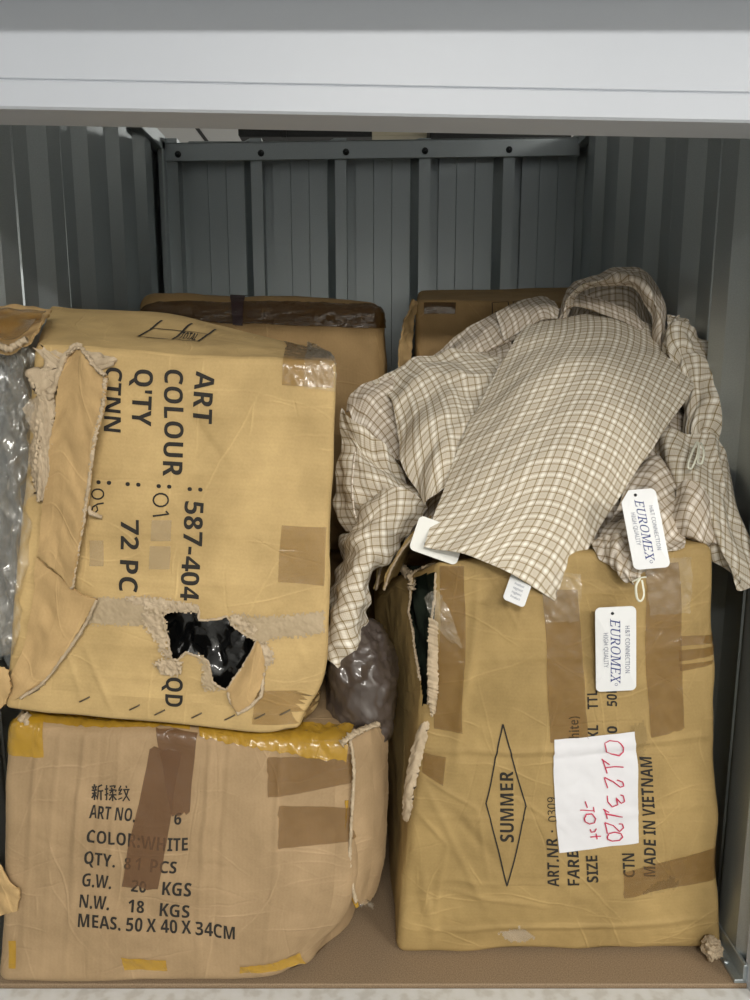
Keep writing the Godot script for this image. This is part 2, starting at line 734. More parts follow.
# pen or ink strokes: lists of spots
func strokes_mesh(lines: Array, width: float, place: Callable) -> ArrayMesh:
	var st := SurfaceTool.new()
	st.begin(Mesh.PRIMITIVE_TRIANGLES)
	for line in lines:
		var dense := []
		for i in line.size() - 1:
			var n: int = max(1, int(ceil(line[i].distance_to(line[i + 1]) / (width * 1.5))))
			n = min(n, 40)
			for s in n:
				dense.append(line[i].lerp(line[i + 1], float(s) / n))
		dense.append(line[-1])
		var prev := []
		for i in dense.size():
			var t: Vector2 = (dense[min(i + 1, dense.size() - 1)] - dense[max(i - 1, 0)]).normalized()
			var s := Vector2(-t.y, t.x) * width * 0.5
			var here := [place.call(dense[i] - s), place.call(dense[i] + s)]
			if prev.size():
				var o := [prev[0], here[0], here[1], prev[0], here[1], prev[1]]
				var nn: Vector3 = (o[1][0] - o[0][0]).cross(o[2][0] - o[0][0])
				if nn.dot(o[0][1]) > 0.0:
					o = [prev[0], here[1], here[0], prev[0], prev[1], here[1]]
				for w in o:
					st.set_normal(w[1])
					st.set_uv(Vector2(w[0].x, w[0].y))
					st.add_vertex(w[0])
			prev = here
	return st.commit()

# strokes given in spots of the photograph, laid on a face; width in metres
func draw_on(k: Carton, root, called: String, lines: Array, width: float, mat, face := "front", off := 0.0009):
	var sz := k.size_of(face)
	var place := func(s):
		var uv: Vector2 = s / sz
		return [k.lift(face, uv.x, uv.y, off), k.normal(face, uv.x, uv.y)]
	var ls := []
	for l in lines:
		var v := []
		for p in l:
			v.append(on_face(k, p[0], p[1], face) * sz)
		ls.append(v)
	return part(called, strokes_mesh(ls, width, place), mat, root)

# ---------------------------------------------------------------- materials
func noise_tex(freq: float, octaves: int, seed_: int, size := 512, ramp: Gradient = null, kind := FastNoiseLite.TYPE_SIMPLEX_SMOOTH) -> NoiseTexture2D:
	var n := FastNoiseLite.new()
	n.seed = seed_
	n.noise_type = kind
	n.frequency = freq
	n.fractal_octaves = octaves
	var t := NoiseTexture2D.new()
	t.width = size
	t.height = size
	t.seamless = true
	t.noise = n
	if ramp:
		t.color_ramp = ramp
	return t

func ramp(stops: Array) -> Gradient:
	var g := Gradient.new()
	var o := PackedFloat32Array()
	var c := PackedColorArray()
	for s in stops:
		o.append(s[0])
		c.append(s[1])
	g.offsets = o
	g.colors = c
	return g

func plain(c: Color, rough := 0.8, metal := 0.0) -> StandardMaterial3D:
	var m := StandardMaterial3D.new()
	m.albedo_color = c
	m.roughness = rough
	m.metallic = metal
	return m

# kraft paper: fibre specks, blotches, faint flutes and handling creases; returns colour and relief
func card_images(c: Color, seed_: int, flute_along_u: bool, creases: int) -> Array:
	var n := FastNoiseLite.new()
	n.seed = seed_
	n.frequency = 0.008
	n.fractal_octaves = 4
	var f := FastNoiseLite.new()
	f.seed = seed_ + 9
	f.frequency = 0.25
	var size := 512
	var lift := PackedFloat32Array()
	lift.resize(size * size)
	var rg := RandomNumberGenerator.new()
	rg.seed = seed_ * 31 + 1
	for k in creases:
		var p := Vector2(rg.randf(), rg.randf()) * size
		var a := rg.randf_range(-0.25, 0.25) + (0.0 if rg.randf() < 0.45 else (PI / 2 if rg.randf() < 0.6 else rg.randf() * TAU))
		var h := rg.randf_range(0.25, 1.0) * (1.0 if rg.randf() < 0.7 else -0.8)
		var l: int = int(rg.randf_range(30.0, 240.0))
		for s in l:
			a += rg.randf_range(-0.05, 0.05)
			p += Vector2(cos(a), sin(a))
			var e := sin(PI * s / float(l))
			for dy in range(-3, 4):
				for dx in range(-3, 4):
					var q := Vector2i(posmod(int(p.x) + dx, size), posmod(int(p.y) + dy, size))
					var w := Vector2(floor(p.x) + dx - p.x, floor(p.y) + dy - p.y).length()
					var v := h * e * exp(-w * w / 2.6)
					var i := q.y * size + q.x
					if abs(v) > abs(lift[i]):
						lift[i] = v
	var im := Image.create(size, size, false, Image.FORMAT_RGB8)
	var hm := Image.create(size, size, false, Image.FORMAT_RGB8)
	for y in size:
		for x in size:
			var g := f.get_noise_2d(x * 0.8, y * 0.8)
			var b := n.get_noise_2d(x, y) * 0.10 + g * 0.03
			if f.get_noise_2d(x * 1.9 + 300.0, y * 1.9) > 0.6:
				b -= 0.05
			var q: float = y if flute_along_u else x
			var fl := sin(q * TAU / size * 80.0)
			b += 0.004 * fl
			var r := lift[y * size + x]
			b += 0.07 * max(r, 0.0)
			im.set_pixel(x, y, Color(clamp(c.r * (1.0 + b), 0, 1), clamp(c.g * (1.0 + b * 1.05), 0, 1), clamp(c.b * (1.0 + b * 1.2), 0, 1)))
			var t: float = clamp(0.45 + r * 0.45 + g * 0.025 + fl * 0.012 + n.get_noise_2d(x * 2.5, y * 2.5) * 0.10, 0.0, 1.0)
			hm.set_pixel(x, y, Color(t, t, t))
	return [ImageTexture.create_from_image(im), ImageTexture.create_from_image(hm)]

func card(c: Color, seed_: int, flute_u := false, creases := 60) -> StandardMaterial3D:
	var m := StandardMaterial3D.new()
	var t := card_images(c, seed_, flute_u, creases)
	m.albedo_texture = t[0]
	m.heightmap_enabled = true
	m.heightmap_texture = t[1]
	m.heightmap_scale = 0.16
	m.uv1_scale = Vector3(2.1, 2.1, 1)
	m.roughness = 0.7
	m.metallic_specular = 0.35
	return m

func tape_mat(c: Color, alpha: float, rough := 0.2) -> StandardMaterial3D:
	var m := plain(Color(c.r, c.g, c.b, alpha), rough)
	m.transparency = BaseMaterial3D.TRANSPARENCY_ALPHA
	if rough < 0.3 and M.has("film_height"):
		m.heightmap_enabled = true
		m.heightmap_texture = M.film_height
		m.heightmap_scale = 0.10
		m.uv1_scale = Vector3(5, 5, 1)
	return m

func plaid(tone: Color, dark: Color, light: Color) -> StandardMaterial3D:
	var s := 96
	var im := Image.create(s, s, false, Image.FORMAT_RGB8)
	var w := FastNoiseLite.new()
	w.frequency = 0.5
	var band := func(t: float) -> Vector2:     # x: strength of white, y: strength of brown
		var wh := 0.0
		var br := 0.0
		var d0: float = min(t, 1.0 - t)
		if d0 < 0.085:
			wh = 1.0
		elif d0 < 0.115:
			wh = 0.35
		var d1: float = min(abs(t - 0.24), abs(t - 0.76))
		if d1 < 0.024:
			br = 1.0
		if t > 0.29 and t < 0.71 and fmod(t - 0.29, 0.085) < 0.04:
			wh = max(wh, 0.5)
		return Vector2(wh, br)
	for y in s:
		for x in s:
			var a: Vector2 = band.call(x / float(s))
			var b: Vector2 = band.call(y / float(s))
			var c := tone
			var wh: float = (a.x + b.x) * 0.5
			c = c.lerp(light, clamp(wh, 0.0, 1.0))
			var br: float = clamp(a.y * 0.58 + b.y * 0.58, 0.0, 0.95)
			c = c.lerp(dark, br)
			# warp and weft threads
			if (x + y) % 2 == 0:
				c = c.darkened(0.04)
			im.set_pixel(x, y, c)
	im.generate_mipmaps()
	var m := StandardMaterial3D.new()
	m.albedo_texture = ImageTexture.create_from_image(im)
	m.uv1_scale = Vector3(1.0 / 0.0235, 1.0 / 0.0235, 1)
	m.roughness = 0.9
	m.metallic_specular = 0.2
	m.cull_mode = BaseMaterial3D.CULL_DISABLED
	return m

func make_materials():
	font_sans = SystemFont.new()
	font_sans.font_names = PackedStringArray(["Droid Sans"])
	font_bold = SystemFont.new()
	font_bold.font_names = PackedStringArray(["Droid Sans"])
	font_bold.font_weight = 700
	font_serif = SystemFont.new()
	font_serif.font_names = PackedStringArray(["Droid Serif"])
	nz.seed = 11
	nz.noise_type = FastNoiseLite.TYPE_SIMPLEX_SMOOTH
	nz.frequency = 1.0
	nz.fractal_type = FastNoiseLite.FRACTAL_FBM
	nz.fractal_octaves = 2
	nf.seed = 23
	nf.frequency = 1.0
	nf.fractal_octaves = 1
	M.card_low = card(Color(0.61, 0.515, 0.39), 3, false, 90)
	M.card_high = card(Color(0.715, 0.61, 0.42), 5, true, 70)
	M.card_right = card(Color(0.61, 0.515, 0.335), 8, true, 90)
	M.card_back = card(Color(0.60, 0.49, 0.33), 12, false, 60)
	M.card_plain = card(Color(0.70, 0.585, 0.41), 17, false, 60)
	M.torn = card(Color(0.70, 0.63, 0.53), 21, false, 160)
	M.torn.heightmap_scale = 0.08
	M.torn.uv1_scale = Vector3(8, 8, 1)
	M.stripped = card(Color(0.66, 0.59, 0.48), 24)
	M.film_height = card_images(Color(0.5, 0.5, 0.5), 61, false, 120)[1]
	M.scuff = tape_mat(Color(0.80, 0.76, 0.70), 0.35, 0.6)
	M.smudge = tape_mat(Color(0.20, 0.17, 0.13), 0.13, 0.6)
	M.ink = plain(Color(0.13, 0.115, 0.095), 0.8)
	M.tape = tape_mat(Color(0.47, 0.32, 0.07), 0.40, 0.2)
	M.tape_soft = tape_mat(Color(0.56, 0.41, 0.15), 0.34, 0.2)
	M.tape_pale = tape_mat(Color(0.74, 0.66, 0.52), 0.4, 0.2)
	M.tape_dark = tape_mat(Color(0.33, 0.23, 0.10), 0.85, 0.2)
	M.tape_grey = tape_mat(Color(0.42, 0.30, 0.20), 0.70, 0.22)
	M.tape_clear = tape_mat(Color(0.80, 0.77, 0.70), 0.07, 0.12)
	M.tape_yellow = tape_mat(Color(0.72, 0.56, 0.15), 0.66, 0.2)
	M.steel = StandardMaterial3D.new()
	M.steel.albedo_texture = noise_tex(0.25, 3, 31, 512, ramp([[0.2, Color(0.66, 0.69, 0.70)], [0.8, Color(0.72, 0.75, 0.76)]]))
	M.steel.uv1_triplanar = true
	M.steel.uv1_world_triplanar = true
	M.steel.uv1_scale = Vector3(3, 3, 3)
	M.steel.metallic = 0.85
	M.steel.roughness = 0.46
	M.rail = M.steel.duplicate()
	M.white_paint = StandardMaterial3D.new()
	M.white_paint.albedo_color = Color(0.735, 0.755, 0.79)
	M.white_paint.roughness = 0.45
	M.sill_paint = StandardMaterial3D.new()
	M.sill_paint.albedo_texture = noise_tex(0.02, 5, 77, 512, ramp([[0.2, Color(0.74, 0.73, 0.71)], [0.5, Color(0.80, 0.80, 0.79)], [1.0, Color(0.82, 0.82, 0.82)]]))
	M.sill_paint.uv1_triplanar = true
	M.sill_paint.uv1_world_triplanar = true
	M.sill_paint.uv1_scale = Vector3(3, 3, 3)
	M.sill_paint.roughness = 0.5
	M.board = StandardMaterial3D.new()
	M.board.albedo_texture = noise_tex(0.2, 4, 41, 512, ramp([[0.2, Color(0.46, 0.385, 0.30)], [0.5, Color(0.53, 0.45, 0.355)], [0.8, Color(0.58, 0.50, 0.40)]]))
	M.board.uv1_triplanar = true
	M.board.uv1_world_triplanar = true
	M.board.uv1_scale = Vector3(4, 4, 4)
	M.board.roughness = 0.75
	M.plaid = plaid(Color(0.735, 0.69, 0.615), Color(0.44, 0.365, 0.21), Color(0.93, 0.91, 0.87))
	M.plaid_b = plaid(Color(0.695, 0.645, 0.58), Color(0.43, 0.355, 0.23), Color(0.91, 0.88, 0.84))
	M.black_bag = plain(Color(0.045, 0.047, 0.05), 0.2)
	M.black_bag.clearcoat_enabled = true
	M.black_bag.clearcoat = 0.6
	M.black_bag.clearcoat_roughness = 0.08
	M.brown_bag = plain(Color(0.30, 0.265, 0.245), 0.28)
	M.brown_bag.clearcoat_enabled = true
	M.brown_bag.clearcoat = 0.8
	M.brown_bag.clearcoat_roughness = 0.1
	M.clear_film = tape_mat(Color(0.85, 0.87, 0.88), 0.13, 0.08)
	M.clear_film.heightmap_scale = 0.3
	M.clear_film.uv1_scale = Vector3(1.2, 1.2, 1)
	M.navy = plain(Color(0.10, 0.11, 0.13), 0.85)
	M.green_cloth = plain(Color(0.17, 0.21, 0.16), 0.9)
	M.tag = plain(Color(0.86, 0.865, 0.87), 0.4)
	M.tag_back = plain(Color(0.86, 0.86, 0.84), 0.5)
	M.blue_ink = plain(Color(0.17, 0.22, 0.46), 0.6)
	M.grey_ink = plain(Color(0.42, 0.44, 0.52), 0.6)
	M.red_ink = plain(Color(0.72, 0.16, 0.30), 0.6)
	M.paper = plain(Color(0.83, 0.83, 0.845), 0.7)
	M.string = tape_mat(Color(0.92, 0.92, 0.85), 0.75, 0.2)
	M.staple = plain(Color(0.42, 0.38, 0.32), 0.4, 0.7)
	M.bolt = plain(Color(0.22, 0.23, 0.24), 0.5, 0.6)
	M.ceiling = plain(Color(0.92, 0.92, 0.92), 0.85)
	M.aisle = plain(Color(0.78, 0.78, 0.77), 0.8)
	M.aisle_floor = plain(Color(0.52, 0.52, 0.51), 0.6)
	M.duct = plain(Color(0.10, 0.105, 0.11), 0.6)
	M.cream = plain(Color(0.80, 0.76, 0.66), 0.7)
	M.strap = plain(Color(0.20, 0.12, 0.13), 0.5)
	M.lamp = plain(Color(1, 1, 1), 0.5)
	M.lamp.emission_enabled = true
	M.lamp.emission = Color(1.0, 0.985, 0.955)
	M.lamp.emission_energy_multiplier = 3.0

# ---------------------------------------------------------------- camera and light
func lamp(at: Vector3, size: Vector2, energy: float, label: String):
	var t = thing("ceiling_light", label, "ceiling light", at, "ceiling light panels along the aisle")
	part("frame", box_mesh(at + Vector3(-size.x / 2 - 0.02, 0.004, -size.y / 2 - 0.02), at + Vector3(size.x / 2 + 0.02, 0.03, size.y / 2 + 0.02)), M.white_paint, t)
	part("diffuser", box_mesh(at + Vector3(-size.x / 2, -0.004, -size.y / 2), at + Vector3(size.x / 2, 0.004, size.y / 2), 0.001), M.lamp, t)
	var l := AreaLight3D.new()
	l.name = "light"
	l.area_size = size
	l.light_energy = energy
	l.light_color = Color(1.0, 0.985, 0.955)
	l.rotation_degrees = Vector3(-90, 0, 0)
	l.position = Vector3(0, -0.012, 0)
	l.area_range = 14.0
	l.shadow_enabled = true
	t.add_child(l)

func set_view():
	var cam := Camera3D.new()
	cam.name = "camera"
	cam.position = EYE
	cam.rotation_degrees = Vector3(-PITCH, 0, 0)
	cam.fov = rad_to_deg(2.0 * atan(500.0 / FOCAL))
	cam.near = 0.02
	add_child(cam)
	cam.current = true
	var e := Environment.new()
	e.background_mode = Environment.BG_COLOR
	e.background_color = Color(0, 0, 0)
	e.tonemap_mode = Environment.TONE_MAPPER_LINEAR
	e.tonemap_exposure = 1.0
	e.sdfgi_enabled = true
	e.ssao_enabled = true
	e.ssil_enabled = true
	var we := WorldEnvironment.new()
	we.name = "world_environment"
	we.environment = e
	add_child(we)
	lamp(Vector3(0.15, 2.27, 2.9), Vector2(1.2, 0.3), 12.0, "white ceiling light panel over the aisle facing the locker")
	lamp(Vector3(2.6, 2.27, 2.9), Vector2(1.2, 0.3), 12.0, "white ceiling light panel over the aisle right of the locker")
	lamp(Vector3(0.9, 2.27, -4.4), Vector2(1.2, 0.3), 11.0, "unseen light panel added far behind the locker to brighten its back")  # added lamp, out of view: brightens the hall ceiling and the locker back

# ---------------------------------------------------------------- the setting
func corrugated_side(called, x: float, inward: float, label):
	# inward: +1 when the room lies towards +x
	var w = struct_node(called, label)
	var period := 0.193
	var z0 := 0.02
	var top := 1.47
	while z0 > ZB:
		var o := -inward * 0.019
		var prof := [[0.0, o], [-0.018, o], [-0.052, 0.0], [-0.108, 0.0], [-0.111, o], [-0.150, o], [-0.152, o * 0.85], [-0.154, o], [-period, o]]
		var rows := [[], []]
		for p in prof:
			var z: float = max(z0 + p[0], ZB - 0.03)
			rows[0].append(Vector3(x + p[1], top, z))
			rows[1].append(Vector3(x + p[1], 0.0, z))
		if inward < 0.0:
			for r in rows:
				r.reverse()
		part("panel", strip_mesh(rows), M.steel, w)
		z0 -= period
	var out := x - inward * 0.045
	part("backing", box_mesh(Vector3(min(out, out - inward * 0.01), 0.0, ZB - 0.04), Vector3(max(out, out - inward * 0.01), top, 0.03)), M.steel, w)
	return w

func build_setting():
	# locker floor sheet and the white sill in front of it
	struct_mesh("floor", box_mesh(Vector3(XL - 0.04, -0.012, ZB - 0.03), Vector3(XR + 0.04, 0.0, 0.0), 0.001), M.board, "brown hardboard sheet lining the locker floor")
	struct_mesh("trim", box_mesh(Vector3(XL - 0.3, -0.14, 0.0005), Vector3(XR + 0.3, -0.004, 0.06), 0.003), M.sill_paint, "scuffed white painted sill in front of the floor sheet")
	# corrugated sides
	corrugated_side("wall_left", XL, 1.0, "grey corrugated steel wall on the left")
	corrugated_side("wall_right", XR, -1.0, "grey corrugated steel wall on the right")
	# back wall: ribbed sheet, one panel a bay
	var wb = struct_node("wall_back", "grey ribbed steel wall at the back with a bolted top rail")
	var bay := 0.2213
	var x0 := -0.548
	for n in 6:
		var prof := [[0.0, 0.045], [0.030, 0.045], [0.0305, 0.0], [0.054, 0.0], [0.0545, 0.018], [0.1005, 0.018], [0.1015, 0.0205], [0.1025, 0.018], [0.1495, 0.018], [0.1505, 0.0205], [0.1515, 0.018], [0.199, 0.018], [0.2005, 0.016], [bay, 0.0445]]
		var rows := [[], []]
		for p in prof:
			var xx: float = min(x0 + p[0], XR + 0.03)
			rows[0].append(Vector3(xx, 1.47, ZB + p[1]))
			rows[1].append(Vector3(xx, 0.0, ZB + p[1]))
		part("panel", strip_mesh(rows), M.steel, wb)
		x0 += bay
		if x0 > XR:
			break
	part("backing", box_mesh(Vector3(XL - 0.05, 0.0, ZB - 0.03), Vector3(XR + 0.05, 1.47, ZB - 0.012)), M.steel, wb)
	# top rail, a little higher on the right
	var st := SurfaceTool.new()
	st.begin(Mesh.PRIMITIVE_TRIANGLES)
	var tilt := Transform3D(Basis(Vector3(0, 0, 1), deg_to_rad(0.75)), Vector3(0, 1.441, ZB + 0.050))
	add_box(st, Vector3(XL - 0.01, -0.023, -0.004), Vector3(XR + 0.0, 0.023, 0.002), 0.0012, tilt)
	add_box(st, Vector3(XL - 0.01, 0.019, -0.045), Vector3(XR + 0.0, 0.023, 0.002), 0.001, tilt)
	st.generate_normals()
	part("top_rail", st.commit(), M.rail, wb)
	for px in [178.0, 261.0, 346.0, 425.0, 509.0]:
		var c := at_z(px, 153.0, ZB + 0.052)
		var pts := []
		var rad := []
		for q in [[0.0, 0.0085], [0.002, 0.0085], [0.0022, 0.006], [0.005, 0.0055], [0.0066, 0.003]]:
			pts.append(Vector3(c.x, 1.441 + c.x * tan(deg_to_rad(0.75)) - 0.006, c.z + q[0]))
			rad.append(q[1])
		part("bolt", tube(pts, rad, 10), M.bolt, wb, "dark bolt head")
	# corner post on the left and the side rails along the tops of the walls
	part("corner_post", box_mesh(Vector3(XL - 0.002, 0.0, ZB + 0.03), Vector3(XL + 0.012, 1.46, ZB + 0.075)), M.rail, wb)
	struct_mesh("trim", box_mesh(Vector3(XL - 0.04, 1.435, ZB - 0.03), Vector3(XL + 0.012, 1.475, 0.0)), M.rail, "grey steel rail along the top of the left wall")
	struct_mesh("trim", box_mesh(Vector3(XR - 0.006, 1.452, ZB - 0.03), Vector3(XR + 0.04, 1.49, 0.0)), M.rail, "grey steel rail along the top of the right wall")
	# foot angle with a rivet along the right wall
	var fa = struct_node("trim", "steel foot angle along the right wall")
	part("angle", box_mesh(Vector3(XR - 0.014, 0.0, ZB), Vector3(XR + 0.03, 0.006, -0.001), 0.001), M.rail, fa)
	part("angle", box_mesh(Vector3(XR - 0.002, 0.0, ZB), Vector3(XR + 0.004, 0.03, -0.001), 0.001), M.rail, fa)
	var rv := at_floor(726, 962, 0.006)
	part("rivet", tube([rv, rv + Vector3(0, 0.002, 0), rv + Vector3(0, 0.0035, 0)], [0.005, 0.0045, 0.002], 8), M.rail, fa)
	# white jambs
	struct_mesh("trim", box_mesh(Vector3(XR + 0.004, -0.1, -0.012), Vector3(XR + 0.16, 2.2, 0.03), 0.004), M.white_paint, "white painted jamb at the right of the opening")
	struct_mesh("trim", box_mesh(Vector3(XL - 0.16, -0.1, -0.012), Vector3(XL - 0.012, 2.2, 0.03), 0.004), M.white_paint, "white painted jamb at the left of the opening")
	# white lintel: upper sheet, folded lower sheet, return underneath; it hangs a touch lower on the right
	var lt = struct_node("trim", "white painted steel lintel over the opening")
	var lx := Transform3D(Basis(Vector3(0, 0, 1), deg_to_rad(-1.0)), Vector3(0, 1.166, 0))
	for a in [["lintel_fold", Vector3(-0.9, 0.0, -0.042), Vector3(0.9, 0.032, 0.022), 0.0025], ["lintel_sheet", Vector3(-0.9, 0.0323, -0.042), Vector3(0.9, 0.9, 0.0205), 0.001]]:
		st = SurfaceTool.new()
		st.begin(Mesh.PRIMITIVE_TRIANGLES)
		add_box(st, a[1], a[2], a[3], lx)
		st.generate_normals()
		part(a[0], st.commit(), M.white_paint, lt)
	# unseen ledge, added so that its shadow falls on the lintel's upper edge
	struct_mesh("trim", box_mesh(Vector3(-1.2, 1.305, 0.02), Vector3(1.2, 1.36, 0.168), 0.003), M.white_paint, "white ledge added above the lintel to shade its upper edge")
	# the hall around the locker
	struct_mesh("ceiling", box_mesh(Vector3(-4.1, 2.3, -6.1), Vector3(4.1, 2.4, 4.1)), M.ceiling, "white hall ceiling")
	struct_mesh("floor", box_mesh(Vector3(-4.1, -1.4, -6.1), Vector3(4.1, -1.3, 4.1)), M.aisle_floor, "grey hall floor")
	struct_mesh("wall_hall_left", box_mesh(Vector3(-4.1, -1.3, -6.0), Vector3(-4.0, 2.3, 4.0)), M.aisle)
	struct_mesh("wall_hall_right", box_mesh(Vector3(4.0, -1.3, -6.0), Vector3(4.1, 2.3, 4.0)), M.aisle)
	struct_mesh("wall_hall_front", box_mesh(Vector3(-4.0, -1.3, 4.0), Vector3(4.0, 2.3, 4.1)), M.aisle)
	struct_mesh("wall_hall_back", box_mesh(Vector3(-4.0, -1.3, -6.1), Vector3(4.0, 2.3, -6.0)), M.aisle)
	struct_mesh("wall_locker_base", box_mesh(Vector3(-4.0, -1.3, ZB - 0.03), Vector3(4.0, -0.14, 0.03)), M.aisle)
	# seen through the gap over the back wall
	var seam := at_z(186, 131, -3.6)
	struct_mesh("trim", box_mesh(Vector3(seam.x - 0.012, 2.294, -6.0), Vector3(seam.x + 0.012, 2.3, -1.3)), M.duct, "dark joint between white ceiling sheets")
	var d0 := at_z(238, 131, -2.2)
	var d = thing("duct", "black duct behind the top of the back wall", "duct", Vector3(d0.x + 0.4, d0.y, -2.2))
	part("casing", box_mesh(Vector3(d0.x, d0.y - 0.02, -2.5), Vector3(d0.x + 0.62, d0.y + 0.16, -2.2), 0.006), M.duct, d)
	part("flange", box_mesh(Vector3(d0.x + 0.17, d0.y - 0.025, -2.51), Vector3(d0.x + 0.19, d0.y + 0.165, -2.19), 0.002), M.duct, d)
	for hx in [0.08, 0.54]:
		part("hanger_rod", tube([Vector3(d0.x + hx, d0.y + 0.155, -2.35), Vector3(d0.x + hx, 2.301, -2.35)], 0.006, 8), M.duct, d)
	var c0 := at_z(372, 132, -1.75)
	var c = thing("ledge_board", "cream board lying behind the top of the back wall", "board", Vector3(c0.x + 0.1, c0.y, -1.75))
	part("board", box_mesh(Vector3(c0.x, c0.y - 0.012, -2.0), Vector3(c0.x + 0.2, c0.y + 0.012, -1.75), 0.003), M.cream, c)
	var d1 := at_z(430, 133, -1.6)
	var dd = thing("cable_tray", "dark tray right of the cream board above the back wall", "tray", Vector3(d1.x + 0.2, d1.y, -1.6))
	part("tray", box_mesh(Vector3(d1.x, d1.y - 0.02, -1.9), Vector3(d1.x + 0.45, d1.y + 0.05, -1.6), 0.004), M.duct, dd)
	for hx in [0.05, 0.4]:
		part("hanger_rod", tube([Vector3(d1.x + hx, d1.y + 0.04, -1.75), Vector3(d1.x + hx, 2.301, -1.75)], 0.006, 8), M.duct, dd)

# ---------------------------------------------------------------- the cartons
var CA: Carton
var CB: Carton
var CC: Carton
var CD: Carton
var CE: Carton

